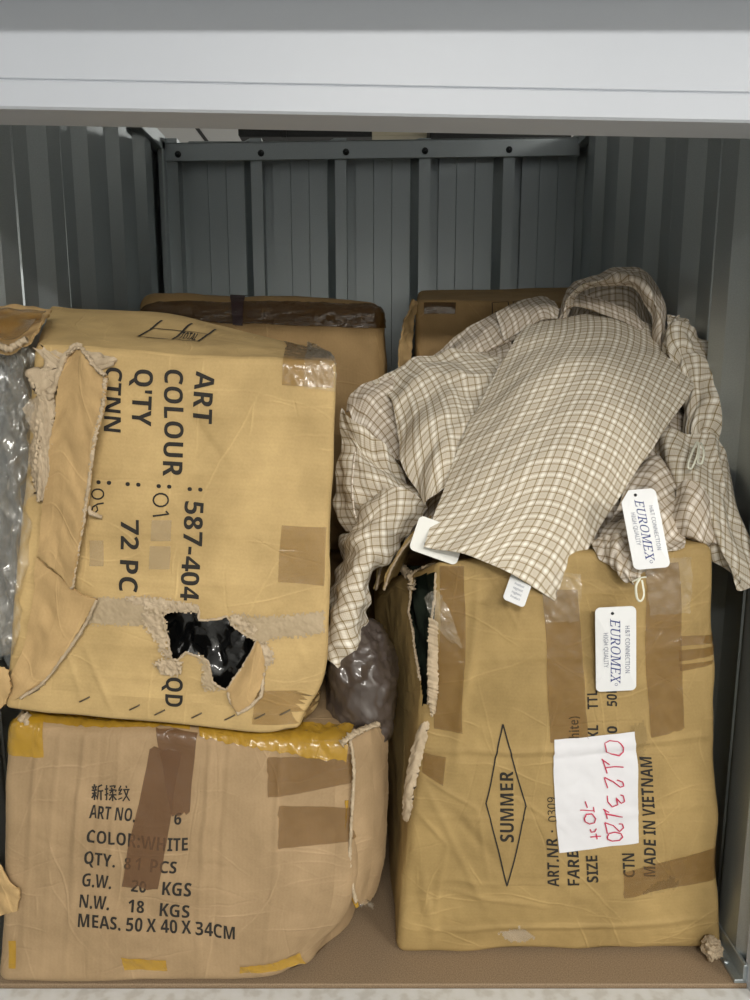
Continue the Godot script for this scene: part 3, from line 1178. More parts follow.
func build_lower_left():
	CA = new_carton([
		Vector3(-0.547, 0.002, 0.004), Vector3(-0.028, 0.002, 0.004), at_z(6, 722, -0.022), at_z(357, 742, -0.022),
		Vector3(-0.545, 0.004, -0.43), Vector3(-0.03, 0.004, -0.42), Vector3(-0.535, 0.40, -0.43), Vector3(-0.03, 0.38, -0.42)],
		{"r": 0.016, "amp": 0.004, "freq": 6.0, "shift": 1.0, "bulge": {"front": 0.012, "top": 0.004, "right": 0.012}, "creases": 8, "dents": [[Vector3(-0.028, 0.0, 0.004), 0.085, Vector3(-0.062, 0.014, -0.012)]]})
	for x in [[0.07, 0.0016], [0.20, 0.0022], [0.245, -0.0012], [0.30, 0.001], [0.56, 0.0018], [0.60, -0.0012], [0.76, 0.0016], [0.13, 0.001]]:
		CA.creases["front"].append([Vector2(x[0] + 0.03, 0.0), Vector2(x[0] - 0.005, 1.0), x[1], 0.004])
		CA.creases["front"].append([Vector2(x[0] + 0.03, -0.15), Vector2(x[0] + 0.012, 0.5), x[1] * 1.3, 0.003])
	var t = thing("carton", "closed carton marked COLOR WHITE and MEAS. 50 X 40 X 34CM, lowest at the left", "carton", Vector3(-0.3, 0.0, -0.22))
	carton_body(CA, t, M.card_low, 0.009, {}, {"front": 0.0036})
	# packing tape
	part("tape", strip_on(CA, [[156, 728], [198, 733], [190, 812], [172, 816]], 0.0009, {"jag": 0.03}), M.tape_grey, t)
	part("tape", strip_on(CA, [[150, 748], [182, 752], [158, 889], [122, 886]], 0.0013, {"jag": 0.03}), M.tape_grey, t)
	part("tape", strip_on(CA, [[267, 757], [357, 748], [356, 778], [268, 797]], 0.0012, {"jag": 0.02, "jag_side": "u"}), M.tape, t)
	part("tape", strip_on(CA, [[278, 806], [357, 804], [356, 836], [278, 849]], 0.0012, {"jag": 0.02, "jag_side": "u"}), M.tape, t)
	part("yellow_tape", strip_on(CA, [[28, 706], [192, 716], [190, 730], [26, 722]], 0.0012, {"wrinkle": 0.0016, "jag": 0.10}), M.tape_yellow, t)
	part("yellow_tape", strip_on(CA, [[198, 714], [352, 728], [346, 760], [200, 737]], 0.0014, {"wrinkle": 0.0022, "jag": 0.08}), M.tape_yellow, t)
	part("yellow_tape", strip_on(CA, [[6, 722], [46, 716], [44, 757], [5, 760]], 0.0010, {"wrinkle": 0.0012}), M.tape_yellow, t)
	part("yellow_tape", strip_on(CA, [[121, 957], [166, 960], [168, 970], [125, 969]], 0.001, {"wrinkle": 0.001}), M.tape_yellow, t)
	part("yellow_tape", strip_on(CA, [[240, 966], [300, 952], [306, 962], [240, 972]], 0.001, {"wrinkle": 0.001}), M.tape_yellow, t)
	part("yellow_tape", strip_on(CA, [[9, 940], [16, 940], [16, 968], [9, 968]], 0.001), M.tape_yellow, t)
	# print
	var ink = M.ink
	print_on(CA, t, "ART NO.", [89, 818], [135, 822], [1, -13], ink)
	print_on(CA, t, "6", [174, 824], [181, 824.5], [1, -12], ink)
	print_on(CA, t, "COLOR:WHITE", [86.5, 843], [188, 850], [1, -13], ink)
	print_on(CA, t, "QTY.", [84, 864], [115, 867], [1, -13], ink)
	print_on(CA, t, "8 1", [124, 869], [140, 870], [1, -12], ink)
	print_on(CA, t, "PCS", [150, 871.5], [176, 873.5], [1, -13], ink)
	print_on(CA, t, "G.W.", [82, 886], [111, 888.5], [1, -13], ink)
	print_on(CA, t, "20", [131, 891], [146, 892.5], [1, -12], ink)
	print_on(CA, t, "KGS", [162, 894.5], [191, 896.5], [1, -13], ink)
	print_on(CA, t, "N.W.", [79.5, 907], [109, 909.5], [1, -13], ink)
	print_on(CA, t, "18", [128, 911.5], [144, 913], [1, -13], ink)
	print_on(CA, t, "KGS", [159.5, 915.5], [189.5, 917.5], [1, -13], ink)
	print_on(CA, t, "MEAS. 50 X 40 X 34CM", [78, 926.5], [235, 939], [1, -13.5], ink)
	# three han characters, brushed as strokes in cells of ten by ten
	var han := [
		[[[2.2, 0.3], [2.6, 1.3]], [[0.4, 1.8], [4.6, 1.6]], [[1.4, 2.2], [1.8, 3.2]], [[3.6, 2.1], [3.1, 3.3]], [[0.2, 3.8], [4.8, 3.6]], [[0.4, 5.6], [4.6, 5.4]], [[2.5, 3.8], [2.5, 9.4], [1.9, 9.0]], [[2.0, 6.0], [0.3, 8.4]], [[2.9, 6.2], [4.5, 7.8]], [[9.0, 0.6], [5.9, 1.7]], [[5.9, 1.6], [5.7, 6.0], [4.9, 9.2]], [[5.9, 4.2], [9.8, 4.0]], [[8.0, 4.1], [8.0, 9.6]]],
		[[[1.8, 0.4], [1.8, 9.2], [1.0, 8.6]], [[0.2, 2.9], [3.2, 2.6]], [[0.2, 6.3], [3.2, 5.2]], [[4.2, 1.2], [9.2, 1.0], [8.2, 2.2]], [[5.2, 1.9], [6.6, 2.8]], [[3.8, 3.5], [9.6, 3.3], [9.0, 4.3]], [[6.8, 2.8], [6.8, 5.2]], [[6.4, 3.6], [4.4, 5.2]], [[3.6, 6.2], [9.8, 6.0]], [[6.8, 5.0], [6.8, 9.8]], [[6.6, 6.3], [3.8, 9.2]], [[7.0, 6.3], [9.8, 9.0]]],
		[[[2.6, 0.4], [0.6, 3.0], [2.4, 2.9]], [[3.4, 2.2], [0.6, 5.6], [3.6, 5.0]], [[0.3, 8.4], [3.8, 7.4]], [[6.8, 0.4], [7.3, 1.8]], [[4.4, 2.8], [9.8, 2.6]], [[8.6, 2.8], [7.2, 6.2], [4.2, 9.4]], [[5.4, 3.0], [7.0, 6.2], [9.8, 9.2]]]]
	for n in 3:
		var ls := []
		for l in han[n]:
			var v := []
			for p in l:
				v.append([91.5 + n * 13.2 + p[0] * 1.22, 783.5 + n * 0.6 + p[1] * 1.72])
			ls.append(v)
		draw_on(CA, t, "printed_character", ls, 0.00203, ink)
	# torn-open side flap standing out at the right
	var fl := []
	for r in [[[349, 736, -0.03], [360, 728, -0.045], [376, 724, -0.07], [389, 727, -0.10]], [[354, 760, -0.018], [364, 756, -0.032], [378, 754, -0.06], [388, 756, -0.10]], [[352, 810, -0.016], [366, 808, -0.03], [380, 806, -0.06], [388, 806, -0.10]], [[350, 860, -0.016], [364, 860, -0.03], [377, 858, -0.06], [385, 856, -0.10]], [[356, 900, -0.018], [362, 905, -0.03], [369, 902, -0.055], [376, 892, -0.09]]]:
		var row := []
		for p in r:
			row.append(at_z(p[0], p[1], p[2]))
		fl.append(row)
	var flap = part("side_flap", sheet(fl, {"nu": 24, "nv": 70, "thick": 0.005, "wrinkle": 0.0016, "wfreq": 16.0, "jag": 0.003, "fine": 0.0006}), M.card_low, t)
	var edge := []
	for p in [[349, 737, -0.024], [352, 750, -0.018], [354, 775, -0.014], [352, 810, -0.012], [350, 850, -0.012], [351, 878, -0.013], [356, 902, -0.014]]:
		edge.append(at_z(p[0], p[1], p[2]))
	part("torn_edge", tube(smooth_path(edge, 110), 0.0024, 7, true, 0.9), M.torn, flap)
	edge = []
	for p in [[347, 800, -0.016], [346, 850, -0.016], [350, 884, -0.016], [357, 907, -0.018]]:
		edge.append(at_z(p[0], p[1], p[2]))
	part("yellow_tape", tube(smooth_path(edge, 20), 0.0035, 6, true, 0.2, 0.5), M.tape_yellow, flap)
	edge = []
	for p in [[341, 744, -0.012], [350, 736, -0.016], [362, 730, -0.03], [378, 724, -0.06]]:
		edge.append(at_z(p[0], p[1], p[2]))
	part("torn_edge", tube(smooth_path(edge, 40), 0.0045, 9, true, 1.4, 0.6), M.torn, flap)
	# crumpled film under the flap and the torn scrap at the left edge
	edge = []
	for p in [[357, 905, -0.03], [364, 902, -0.035], [372, 905, -0.05]]:
		edge.append(at_z(p[0], p[1], p[2]))
	part("tape_end", tube(smooth_path(edge, 12), 0.006, 7, true, 0.9, 0.6), M.tape_clear, flap)
	part("torn_edge", rim_on(CA, [[20, 722], [27, 716], [28, 726]], 0.006), M.torn, t)

func build_upper_left():
	CB = new_carton([
		at_z(3, 710, -0.010), at_z(325, 741, -0.008), at_z(36, 346, -0.045), at_z(336, 362, -0.045),
		Vector3(-0.54, 0.432, -0.42), Vector3(-0.115, 0.40, -0.42), at_z(50, 308, -0.33), at_z(328, 350, -0.38)],
		{"r": 0.009, "amp": 0.004, "freq": 5.0, "shift": 2.0, "bulge": {"front": 0.012, "top": 0.006}, "creases": 10, "dents": [[at_z(325, 741, -0.008), 0.06, Vector3(-0.034, 0.012, -0.006)], [at_z(170, 322, -0.34), 0.14, Vector3(0, 0.02, 0)]]})
	var cr: Array = CB.creases["front"]
	for y in [0.16, 0.31, 0.47, 0.60, 0.78, 0.87]:
		cr.append([Vector2(0.02, y + 0.01), Vector2(0.98, y - 0.02), 0.0011, 0.005])
	cr.append([Vector2(0.25, 0.8), Vector2(0.34, 0.98), 0.002, 0.004])
	cr.append([Vector2(0.18, 0.78), Vector2(0.24, 0.95), 0.0016, 0.004])
	cr.append([Vector2(0.6, 0.45), Vector2(0.98, 0.28), 0.0012, 0.004])
	var hole := [[161, 611], [180, 611], [199, 610], [199, 620], [206, 620], [218, 619], [227, 616], [232, 624], [241, 632], [257, 640], [244, 665], [227, 689], [221, 688], [212, 681], [210, 670], [208, 661], [197, 656], [186, 652], [178, 660], [171, 659], [168, 638]]
	var t = thing("carton", "torn carton printed 587-404 and 72 PC with a ragged hole in its front", "carton", Vector3(-0.3, 0.41, -0.22))
	carton_body(CB, t, M.card_high, 0.010, {"front": [outline(CB, hole)]}, {"front": 0.0034})
	# torn rim and bared plies round the hole
	hole.append(hole[0])
	part("torn_rim", rim_on(CB, hole, 0.0022, 0.0006), M.torn, t)
	part("bared_ply", ragged_on(CB, [[86, 600], [104, 597], [132, 598], [150, 601], [164, 609], [168, 630], [156, 628], [140, 626], [110, 624], [84, 624]], 0.0006), M.stripped, t)
	part("bared_ply", ragged_on(CB, [[228, 616], [240, 614], [262, 617], [290, 615], [324, 611], [323, 633], [300, 636], [272, 639], [262, 646], [250, 637], [238, 628]], 0.0006), M.stripped, t)
	part("bared_ply", ragged_on(CB, [[124, 597], [150, 596], [182, 601], [200, 606], [199, 612], [160, 611], [140, 605]], 0.0016, 0.002, 0.002), M.torn, t)
	part("bared_ply", ragged_on(CB, [[140, 612], [161, 612], [168, 640], [172, 660], [163, 655], [156, 640], [146, 626]], 0.0014, 0.002, 0.0028), M.torn, t)
	part("bared_ply", ragged_on(CB, [[153, 661], [160, 657], [172, 659], [183, 661], [182, 672], [174, 676], [160, 671]], 0.0025, 0.002, 0.005), M.torn, t)
	part("bared_ply", ragged_on(CB, [[197, 652], [206, 658], [211, 672], [214, 683], [222, 690], [206, 690], [202, 683], [203, 668]], 0.001, 0.002, 0.002), M.stripped, t)
	part("bared_ply", ragged_on(CB, [[232, 612], [246, 620], [258, 630], [250, 634], [238, 628], [230, 620]], 0.0014, 0.002, 0.0025), M.torn, t)
	part("bared_ply", ragged_on(CB, [[258, 641], [266, 643], [274, 652], [273, 662], [265, 668], [262, 655]], 0.0016, 0.002, 0.003), M.torn, t)
	# the piece of the hole folded back towards us
	var fl := []
	for r in [[[257, 640, 0.003], [262, 648, 0.006], [265, 662, 0.004]], [[243, 666, 0.003], [252, 672, 0.012], [264, 678, 0.006]], [[227, 689, 0.002], [236, 698, 0.010], [258, 692, 0.006]], [[229, 694, 0.001], [238, 712, 0.005], [252, 704, 0.003]]]:
		var row := []
		for p in r:
			row.append(face_point(CB, p[0], p[1], p[2]))
		fl.append(row)
	var bent = part("folded_piece", sheet(fl, {"nu": 16, "nv": 24, "thick": 0.002, "wrinkle": 0.0012, "wfreq": 30.0, "jag": 0.0015}), M.card_plain, t)
	part("torn_edge", rim_on(CB, [[228, 691], [232, 702], [239, 712], [250, 706], [261, 695], [263, 680], [264, 668]], 0.0032, 0.004), M.torn, bent)
	# print, read from above downwards
	var ink = M.ink
	print_on(CB, t, "ART", [196.5, 371], [193, 422], [19, 1.5], ink)
	print_on(CB, t, "COLOUR", [165, 369], [163, 476], [19, 1.5], ink)
	print_on(CB, t, "Q'TY", [135, 369], [132, 425], [19, 1.5], ink)
	print_on(CB, t, "CTNN", [106, 367], [104, 431], [17, 1.5], ink)
	print_on(CB, t, ":", [188, 487], [188, 491], [19, 1], ink)
	print_on(CB, t, ":", [157, 484], [157, 488], [19, 1], ink)
	print_on(CB, t, ":", [126, 482], [126, 486], [19, 1], ink)
	print_on(CB, t, ":", [97, 480], [97, 484], [19, 1], ink)
	print_on(CB, t, "587-404", [185, 501], [180, 600], [19, 1], ink)
	print_on(CB, t, "72 PC", [121, 519], [119, 591], [18, 1], ink)
	print_on(CB, t, "QD", [166, 677], [165, 706], [17, 1], ink)
	# felt-tip figures
	var pen = M.ink
	var zero := []
	for i in 15:
		zero.append([161.0 + 7.5 * cos(TAU * i / 14.0), 500.0 + 6.5 * sin(TAU * i / 14.0)])
	draw_on(CB, t, "handwritten_figure", [zero], 0.00238, pen)
	draw_on(CB, t, "handwritten_figure", [[[166, 511], [169, 514], [161, 515], [153, 516]]], 0.00238, pen)
	zero = []
	for i in 15:
		zero.append([98.0 + 6.0 * cos(TAU * i / 14.0), 494.0 + 5.0 * sin(TAU * i / 14.0)])
	draw_on(CB, t, "handwritten_figure", [zero], 0.00210, pen)
	draw_on(CB, t, "handwritten_figure", [[[104, 503], [98, 504], [93, 507], [92, 511], [95, 513], [98, 510], [97, 506]]], 0.00210, pen)
	# ruled box printed on the top
	var rule := [[[162, 321], [138, 337], [172, 340], [198, 342], [216, 330]], [[192, 324], [172, 340]], [[150, 329], [208, 335]]]
	draw_on(CB, t, "printed_box", rule, 0.0034, ink, "top", 0.0014)
	print_on(CB, t, "TOTAL", [178, 339], [195, 341], [5, -7], ink, null, "top")
	# tape
	part("tape", strip_on(CB, [[284, 342], [338, 350], [333, 388], [282, 385]], 0.0010, {"wrinkle": 0.0012}), M.tape_soft, t)
	part("clear_tape", strip_on(CB, [[306, 344], [338, 350], [334, 392], [304, 388]], 0.0020, {"wrinkle": 0.0022}), M.tape_clear, t)
	part("tape", strip_on(CB, [[282, 525], [326, 527], [324, 586], [278, 582]], 0.0010), M.tape_soft, t)
	part("tape", strip_on(CB, [[152, 520], [172, 520], [171, 541], [151, 541]], 0.0011), M.tape_pale, t)
	part("tape", strip_on(CB, [[150, 546], [171, 546], [170, 569], [149, 569]], 0.0011), M.tape_pale, t)
	part("tape", strip_on(CB, [[90, 540], [104, 540], [104, 566], [90, 566]], 0.0011), M.tape_pale, t)
	part("tape", strip_on(CB, [[256, 690], [306, 690], [303, 727], [252, 724]], 0.0010), M.tape_soft, t)
	# staples along the lower edge
	for s in [[35, 693], [85, 701], [135, 709], [160, 714], [197, 717], [230, 719], [260, 718], [285, 714]]:
		var a := face_point(CB, s[0] - 5.0, s[1] + 0.5, 0.0010)
		var b := face_point(CB, s[0] + 5.0, s[1] - 4.5, 0.0010)
		part("staple", tube([a, a.lerp(b, 0.1) + Vector3(0, 0, 0.001), a.lerp(b, 0.9) + Vector3(0, 0, 0.001), b], 0.0011, 5), M.staple, t)
	# ripped ply down the left edge
	fl = []
	for r in [[[24, 339, 0.0], [32, 341, 0.004], [42, 346, 0.002]], [[26, 372, 0.002], [38, 372, 0.007], [51, 372, 0.003]], [[32, 402, 0.003], [43, 402, 0.010], [56, 402, 0.004]], [[34, 435, 0.003], [44, 435, 0.011], [56, 434, 0.004]], [[32, 462, 0.003], [43, 462, 0.010], [54, 462, 0.004]], [[38, 498, 0.002], [43, 500, 0.008], [49, 498, 0.003]]]:
		var row := []
		for p in r:
			row.append(face_point(CB, p[0], p[1], p[2]))
		fl.append(row)
	part("ripped_ply", sheet(fl, {"nu": 26, "nv": 90, "thick": 0.004, "wrinkle": 0.0028, "wfreq": 50.0, "stretch": Vector2(0.35, 1.8), "jag": 0.004, "fine": 0.0006}), M.torn, t, "pale ripped cardboard ply")
	part("torn_edge", rim_on(CB, [[52, 400], [58, 385], [63, 368], [70, 354], [79, 348], [84, 354]], 0.005, 0.008), M.torn, t)
	# the side wall folded over the front: upper and lower piece
	fl = []
	for r in [[[70, 356, 0.008], [84, 352, 0.014], [99, 367, 0.022], [114, 379, 0.028]], [[61, 390, 0.008], [77, 390, 0.014], [94, 396, 0.022], [111, 402, 0.028]], [[52, 445, 0.007], [68, 445, 0.013], [85, 446, 0.020], [101, 446, 0.026]], [[46, 500, 0.006], [60, 500, 0.011], [77, 502, 0.017], [92, 503, 0.022]], [[40, 555, 0.005], [53, 563, 0.010], [66, 575, 0.015], [77, 587, 0.018]]]:
		var row := []
		for p in r:
			row.append(face_point(CB, p[0], p[1], p[2]))
		fl.append(row)
	var fold = part("side_flap", sheet(fl, {"nu": 28, "nv": 80, "thick": 0.0045, "wrinkle": 0.003, "wfreq": 18.0, "jag": 0.0018, "fine": 0.0004}), M.card_plain, t)
	var path := []
	for p in [[113, 381, 0.026], [110, 405, 0.026], [101, 446, 0.024], [92, 503, 0.020], [84, 548, 0.017], [77, 586, 0.014]]:
		path.append(face_point(CB, p[0], p[1], p[2]))
	part("torn_edge", tube(smooth_path(path, 200), 0.0022, 7, true, 1.0), M.torn, fold)
	path = []
	for p in [[70, 356, 0.010], [84, 352, 0.016], [99, 367, 0.022], [114, 379, 0.028]]:
		path.append(face_point(CB, p[0], p[1], p[2]))
	part("torn_edge", tube(smooth_path(path, 60), 0.0032, 8, true, 1.3, 0.6), M.torn, fold)
	fl = []
	for r in [[[38, 556, 0.004], [52, 568, 0.007], [78, 588, 0.011], [99, 597, 0.010]], [[34, 600, 0.004], [50, 604, 0.008], [68, 616, 0.011], [86, 622, 0.009]], [[26, 640, 0.004], [40, 642, 0.008], [54, 650, 0.010], [67, 652, 0.008]], [[14, 672, 0.004], [24, 676, 0.007], [34, 680, 0.008], [44, 680, 0.006]], [[4, 690, 0.003], [10, 697, 0.005], [16, 699, 0.005], [23, 695, 0.003]]]:
		var row := []
		for p in r:
			row.append(face_point(CB, p[0], p[1], p[2]))
		fl.append(row)
	var fold2 = part("side_flap", sheet(fl, {"nu": 28, "nv": 50, "thick": 0.0035, "wrinkle": 0.003, "wfreq": 18.0, "jag": 0.0016, "seed": 2.0}), M.card_plain, t)
	path = []
	for p in [[99, 598, 0.008], [87, 624, 0.007], [67, 654, 0.006], [44, 682, 0.005], [22, 697, 0.003]]:
		path.append(face_point(CB, p[0], p[1], p[2]))
	part("torn_edge", tube(smooth_path(path, 60), 0.0026, 6, true, 0.8), M.torn, fold2)
	part("torn_edge", tube(smooth_path([face_point(CB, 92, 505, 0.012), face_point(CB, 96, 512, 0.014), face_point(CB, 103, 517, 0.004)], 14), 0.0028, 6, true, 0.6, 0.5), M.torn, fold)
	# taped top flap at the left corner and the scrap at the lower left corner
	fl = []
	for r in [[[-10, 309, -0.14], [6, 307, -0.15], [26, 306, -0.17], [52, 307, -0.20]], [[-14, 326, -0.08], [-2, 324, -0.08], [16, 322, -0.08], [42, 322, -0.08]], [[-16, 350, -0.035], [-4, 345, -0.03], [8, 349, -0.03], [27, 339, -0.03]]]:
		var row := []
		for p in r:
			row.append(at_z(p[0], p[1], p[2]))
		fl.append(row)
	var tf = part("top_flap", sheet(fl, {"nu": 30, "nv": 30, "thick": 0.004, "wrinkle": 0.006, "wfreq": 16.0, "jag": 0.002}), M.card_plain, t)
	fl = []
	for r in [[[-10, 318, -0.105], [4, 315, -0.11], [20, 314, -0.115], [47, 313, -0.12]], [[-14, 330, -0.07], [-2, 326, -0.07], [14, 326, -0.065], [38, 324, -0.062]], [[-16, 348, -0.03], [-5, 342, -0.024], [8, 345, -0.024], [29, 335, -0.024]]]:
		var row := []
		for p in r:
			row.append(at_z(p[0], p[1] - 1.5, p[2]) + Vector3(0, 0.004, 0.004))
		fl.append(row)
	part("tape", sheet(fl, {"nu": 30, "nv": 30, "thick": 0.0008, "wrinkle": 0.006, "wfreq": 16.0, "fine": 0.0006}), M.tape_soft, tf)
	path = []
	for p in [[-20, 350, -0.026], [-4, 345, -0.024], [8, 349, -0.024], [14, 346, -0.024], [27, 339, -0.024]]:
		path.append(at_z(p[0], p[1], p[2]))
	part("torn_edge", tube(smooth_path(path, 40), 0.0042, 6, true, 0.8), M.torn, tf)
	fl = []
	for r in [[[-14, 668, -0.005], [0, 666, -0.005], [9, 671, -0.004]], [[-14, 690, 0.0], [0, 690, 0.0], [10, 690, 0.0]], [[-14, 716, -0.004], [-4, 712, -0.004], [4, 706, -0.004]]]:
		var row := []
		for p in r:
			row.append(at_z(p[0], p[1], p[2]))
		fl.append(row)
	part("bottom_flap", sheet(fl, {"nu": 16, "nv": 20, "thick": 0.004, "wrinkle": 0.003, "wfreq": 25.0, "jag": 0.003}), M.card_plain, t)
	# black plastic bag showing in the hole
	var b = thing("black_plastic_bag", "shiny black plastic bag seen through the hole in the torn carton", "bag", CB.surf("front", 0.55, 0.8))
	fl = []
	for j in 5:
		var row := []
		for i in 5:
			var uv := on_face(CB, 146.0 + i * 31.0, 594.0 + j * 27.0)
			row.append(CB.lift("front", uv.x, uv.y, -0.022 + 0.010 * sin(i * 1.7 + j * 1.3)))
		fl.append(row)
	part("film", sheet(fl, {"nu": 60, "nv": 60, "thick": 0.001, "wrinkle": 0.009, "wfreq": 26.0, "stretch": Vector2(1.0, 0.6), "fine": 0.0012}), M.black_bag, b)

func build_right():
	CC = new_carton([
		at_floor(396, 952, 0.002), at_floor(723, 951, 0.002), at_z(437, 560, -0.062), at_z(712, 546, -0.062),
		at_floor(388, 880, 0.004) + Vector3(0, 0, -0.2), Vector3(0.50, 0.004, -0.50), at_z(372, 588, -0.36), Vector3(0.47, 0.66, -0.50)],
		{"r": 0.012, "amp": 0.006, "freq": 5.0, "shift": 3.0, "bulge": {"front": 0.024, "left": 0.006, "right": 0.0}, "creases": 18})
	var cr: Array = CC.creases["front"]
	for y in [[0.10, 0.0014], [0.24, 0.0012], [0.46, 0.0022], [0.475, -0.0014], [0.63, 0.0014], [0.80, 0.0012], [0.93, 0.003]]:
		cr.append([Vector2(0.0, y[0]), Vector2(1.0, y[0] - 0.02), y[1] * 1.2, 0.004])
	for q in [[0.02, 0.62, 0.12, 0.70, 0.003], [0.12, 0.70, 0.11, 0.98, 0.004], [0.12, 0.82, 0.45, 0.86, 0.003], [0.0, 0.86, 0.12, 0.82, -0.003], [0.02, 0.52, 0.2, 0.60, 0.003], [0.2, 0.60, 0.26, 0.78, 0.003], [0.06, 0.9, 0.12, 0.84, 0.004], [0.12, 0.30, 0.30, 0.25, 0.002], [0.18, 0.0, 0.30, 0.16, 0.003], [0.30, 0.16, 0.34, 0.04, 0.002]]:
		cr.append([Vector2(q[0], q[1]), Vector2(q[2], q[3]), q[4] * 0.7, 0.0034])
	cr.append([Vector2(0.16, 0.02), Vector2(0.13, 0.5), 0.004, 0.007])
	cr.append([Vector2(0.0, 0.5), Vector2(0.26, 0.86), 0.0024, 0.006])
	cr.append([Vector2(0.05, 0.75), Vector2(0.12, 0.98), 0.004, 0.008])
	cr.append([Vector2(0.10, 0.6), Vector2(0.30, 0.75), -0.0024, 0.007])
	cr.append([Vector2(0.94, 0.05), Vector2(0.965, 0.5), 0.002, 0.005])
	var t = thing("carton", "upright carton printed SUMMER and MADE IN VIETNAM, standing at the right", "carton", Vector3(0.27, 0.0, -0.28))
	var cut_front := outline(CC, [[436, 572], [435, 598], [432, 620], [430, 644], [429, 682], [428, 704]])
	cut_front.append(Vector2(-0.02, cut_front[5].y + 0.01))
	cut_front.append(Vector2(-0.02, cut_front[0].y))
	var cut_left := outline(CC, [[414, 577], [411, 598], [409, 612], [413, 629], [417, 659], [421, 682]], "left")
	cut_left.append(Vector2(1.02, cut_front[5].y + 0.01))
	cut_left.append(Vector2(1.02, cut_front[0].y))
	carton_body(CC, t, M.card_right, 0.010, {"front": [cut_front], "left": [cut_left]}, {"front": 0.0036, "left": 0.0036})
	# torn edges of the burst corner
	part("torn_edge", rim_on(CC, [[404, 568], [412, 576], [411, 598], [409, 612], [413, 629], [417, 659], [421, 682]], 0.0026, 0.001, "left"), M.torn, t)
	part("torn_edge", rim_on(CC, [[436, 572], [435, 598], [432, 620], [430, 644], [429, 682], [428, 706]], 0.0022, 0.001), M.torn, t)
	var fl := []
	for r in [[[429, 618, -0.050], [434, 620, -0.048], [438, 622, -0.050]], [[428, 650, -0.045], [433, 650, -0.043], [438, 650, -0.046]], [[428, 690, -0.044], [433, 690, -0.042], [438, 690, -0.046]], [[431, 716, -0.048], [433, 716, -0.046], [435, 714, -0.05]]]:
		var row := []
		for p in r:
			row.append(at_z(p[0], p[1], p[2]))
		fl.append(row)
	part("bared_flutes", sheet(fl, {"nu": 14, "nv": 90, "thick": 0.002, "wrinkle": 0.0014, "wfreq": 110.0, "stretch": Vector2(0.1, 1.6), "jag": 0.003}), M.torn, t)
	# lifted clear tape over the burst
	fl = []
	for r in [[[424, 598, -0.02], [430, 592, -0.02], [438, 590, -0.025]], [[433, 620, -0.018], [442, 615, -0.016], [450, 611, -0.024]], [[448, 640, -0.022], [454, 638, -0.02], [459, 636, -0.026]], [[457, 645, -0.028], [460, 647, -0.026], [463, 648, -0.03]]]:
		var row := []
		for p in r:
			row.append(at_z(p[0], p[1], p[2]))
		fl.append(row)
	part("tape", sheet(fl, {"nu": 16, "nv": 40, "thick": 0.0006, "wrinkle": 0.004, "wfreq": 40.0}), M.tape_clear, t)
	# torn ply at the top of the side wall and on its lower front edge
	var path := []
	for p in [[390, 566, -0.27], [397, 562, -0.235], [404, 570, -0.20], [411, 578, -0.165], [411, 590, -0.16]]:
		path.append(at_z(p[0], p[1], p[2]))
	part("torn_edge", tube(smooth_path(path, 60), 0.0055, 9, true, 1.3), M.torn, t)
	fl = []
	for r in [[[418, 728, -0.05], [424, 722, -0.045], [430, 724, -0.045]], [[409, 760, -0.05], [416, 755, -0.04], [422, 758, -0.04]], [[403, 795, -0.05], [408, 792, -0.04], [414, 790, -0.04]], [[402, 818, -0.06], [406, 822, -0.055], [411, 815, -0.05]]]:
		var row := []
		for p in r:
			row.append(at_z(p[0], p[1], p[2]))
		fl.append(row)
	part("ripped_ply", sheet(fl, {"nu": 14, "nv": 60, "thick": 0.003, "wrinkle": 0.0018, "wfreq": 50.0, "jag": 0.004}), M.torn, t)
	# raised top flaps seen edge-on below the garments
	for q in [[[376, 590, -0.2], [382, 566, -0.18], [397, 545, -0.17], [414, 524, -0.17]], [[384, 590, -0.14], [392, 568, -0.13], [404, 548, -0.13], [420, 530, -0.13]]]:
		path = []
		for p in q:
			path.append(at_z(p[0], p[1], p[2]))
		fl = []
		for d in [0.0, 0.05, 0.1]:
			var row := []
			for p in smooth_path(path, 5):
				row.append(p + Vector3(d * 0.35, d * 0.1, -d))
			fl.append(row)
		var tf = part("top_flap", sheet(fl, {"nu": 24, "nv": 14, "thick": 0.004, "wrinkle": 0.003, "wfreq": 25.0, "jag": 0.002}), M.card_right, t)
		part("torn_edge", tube(smooth_path(path, 40), 0.0020, 6, true, 0.7), M.torn, tf)
	# crushed corner at the lower right
	part("crushed_corner", sack(at_z(712, 948, -0.042), Vector3(0.012, 0.013, 0.012), 0.9, 0.5, 90.0, 2.0), M.torn, t)
	# tape
	part("tape", strip_on(CC, [[440, 566], [464, 566], [462, 733], [434, 728]], 0.0010, {"wrinkle": 0.0007}), M.tape, t)
	part("tape", strip_on(CC, [[542, 590], [577, 590], [588, 742], [550, 742]], 0.0010, {"wrinkle": 0.0008}), M.tape, t)
	part("tape", strip_on(CC, [[644, 566], [678, 562], [684, 728], [651, 738]], 0.0010, {"wrinkle": 0.0008, "jag": 0.01}), M.tape, t)
	part("tape", strip_on(CC, [[680, 636], [712, 629], [712, 640], [680, 646]], 0.0010), M.tape, t)
	part("tape", strip_on(CC, [[679, 650], [713, 644], [713, 655], [679, 661]], 0.0010), M.tape, t)
	part("tape", strip_on(CC, [[679, 664], [713, 659], [713, 664], [680, 671]], 0.0010), M.tape, t)
	part("tape", strip_on(CC, [[623, 872], [716, 843], [716, 876], [624, 898]], 0.0010, {"jag": 0.02, "jag_side": "u"}), M.tape, t)
	part("tape", strip_on(CC, [[424, 752], [446, 757], [443, 786], [422, 772]], 0.0010), M.tape, t)
	part("clear_tape", strip_on(CC, [[538, 570], [580, 574], [578, 620], [544, 622]], 0.003, {"wrinkle": 0.003}), M.tape_clear, t)
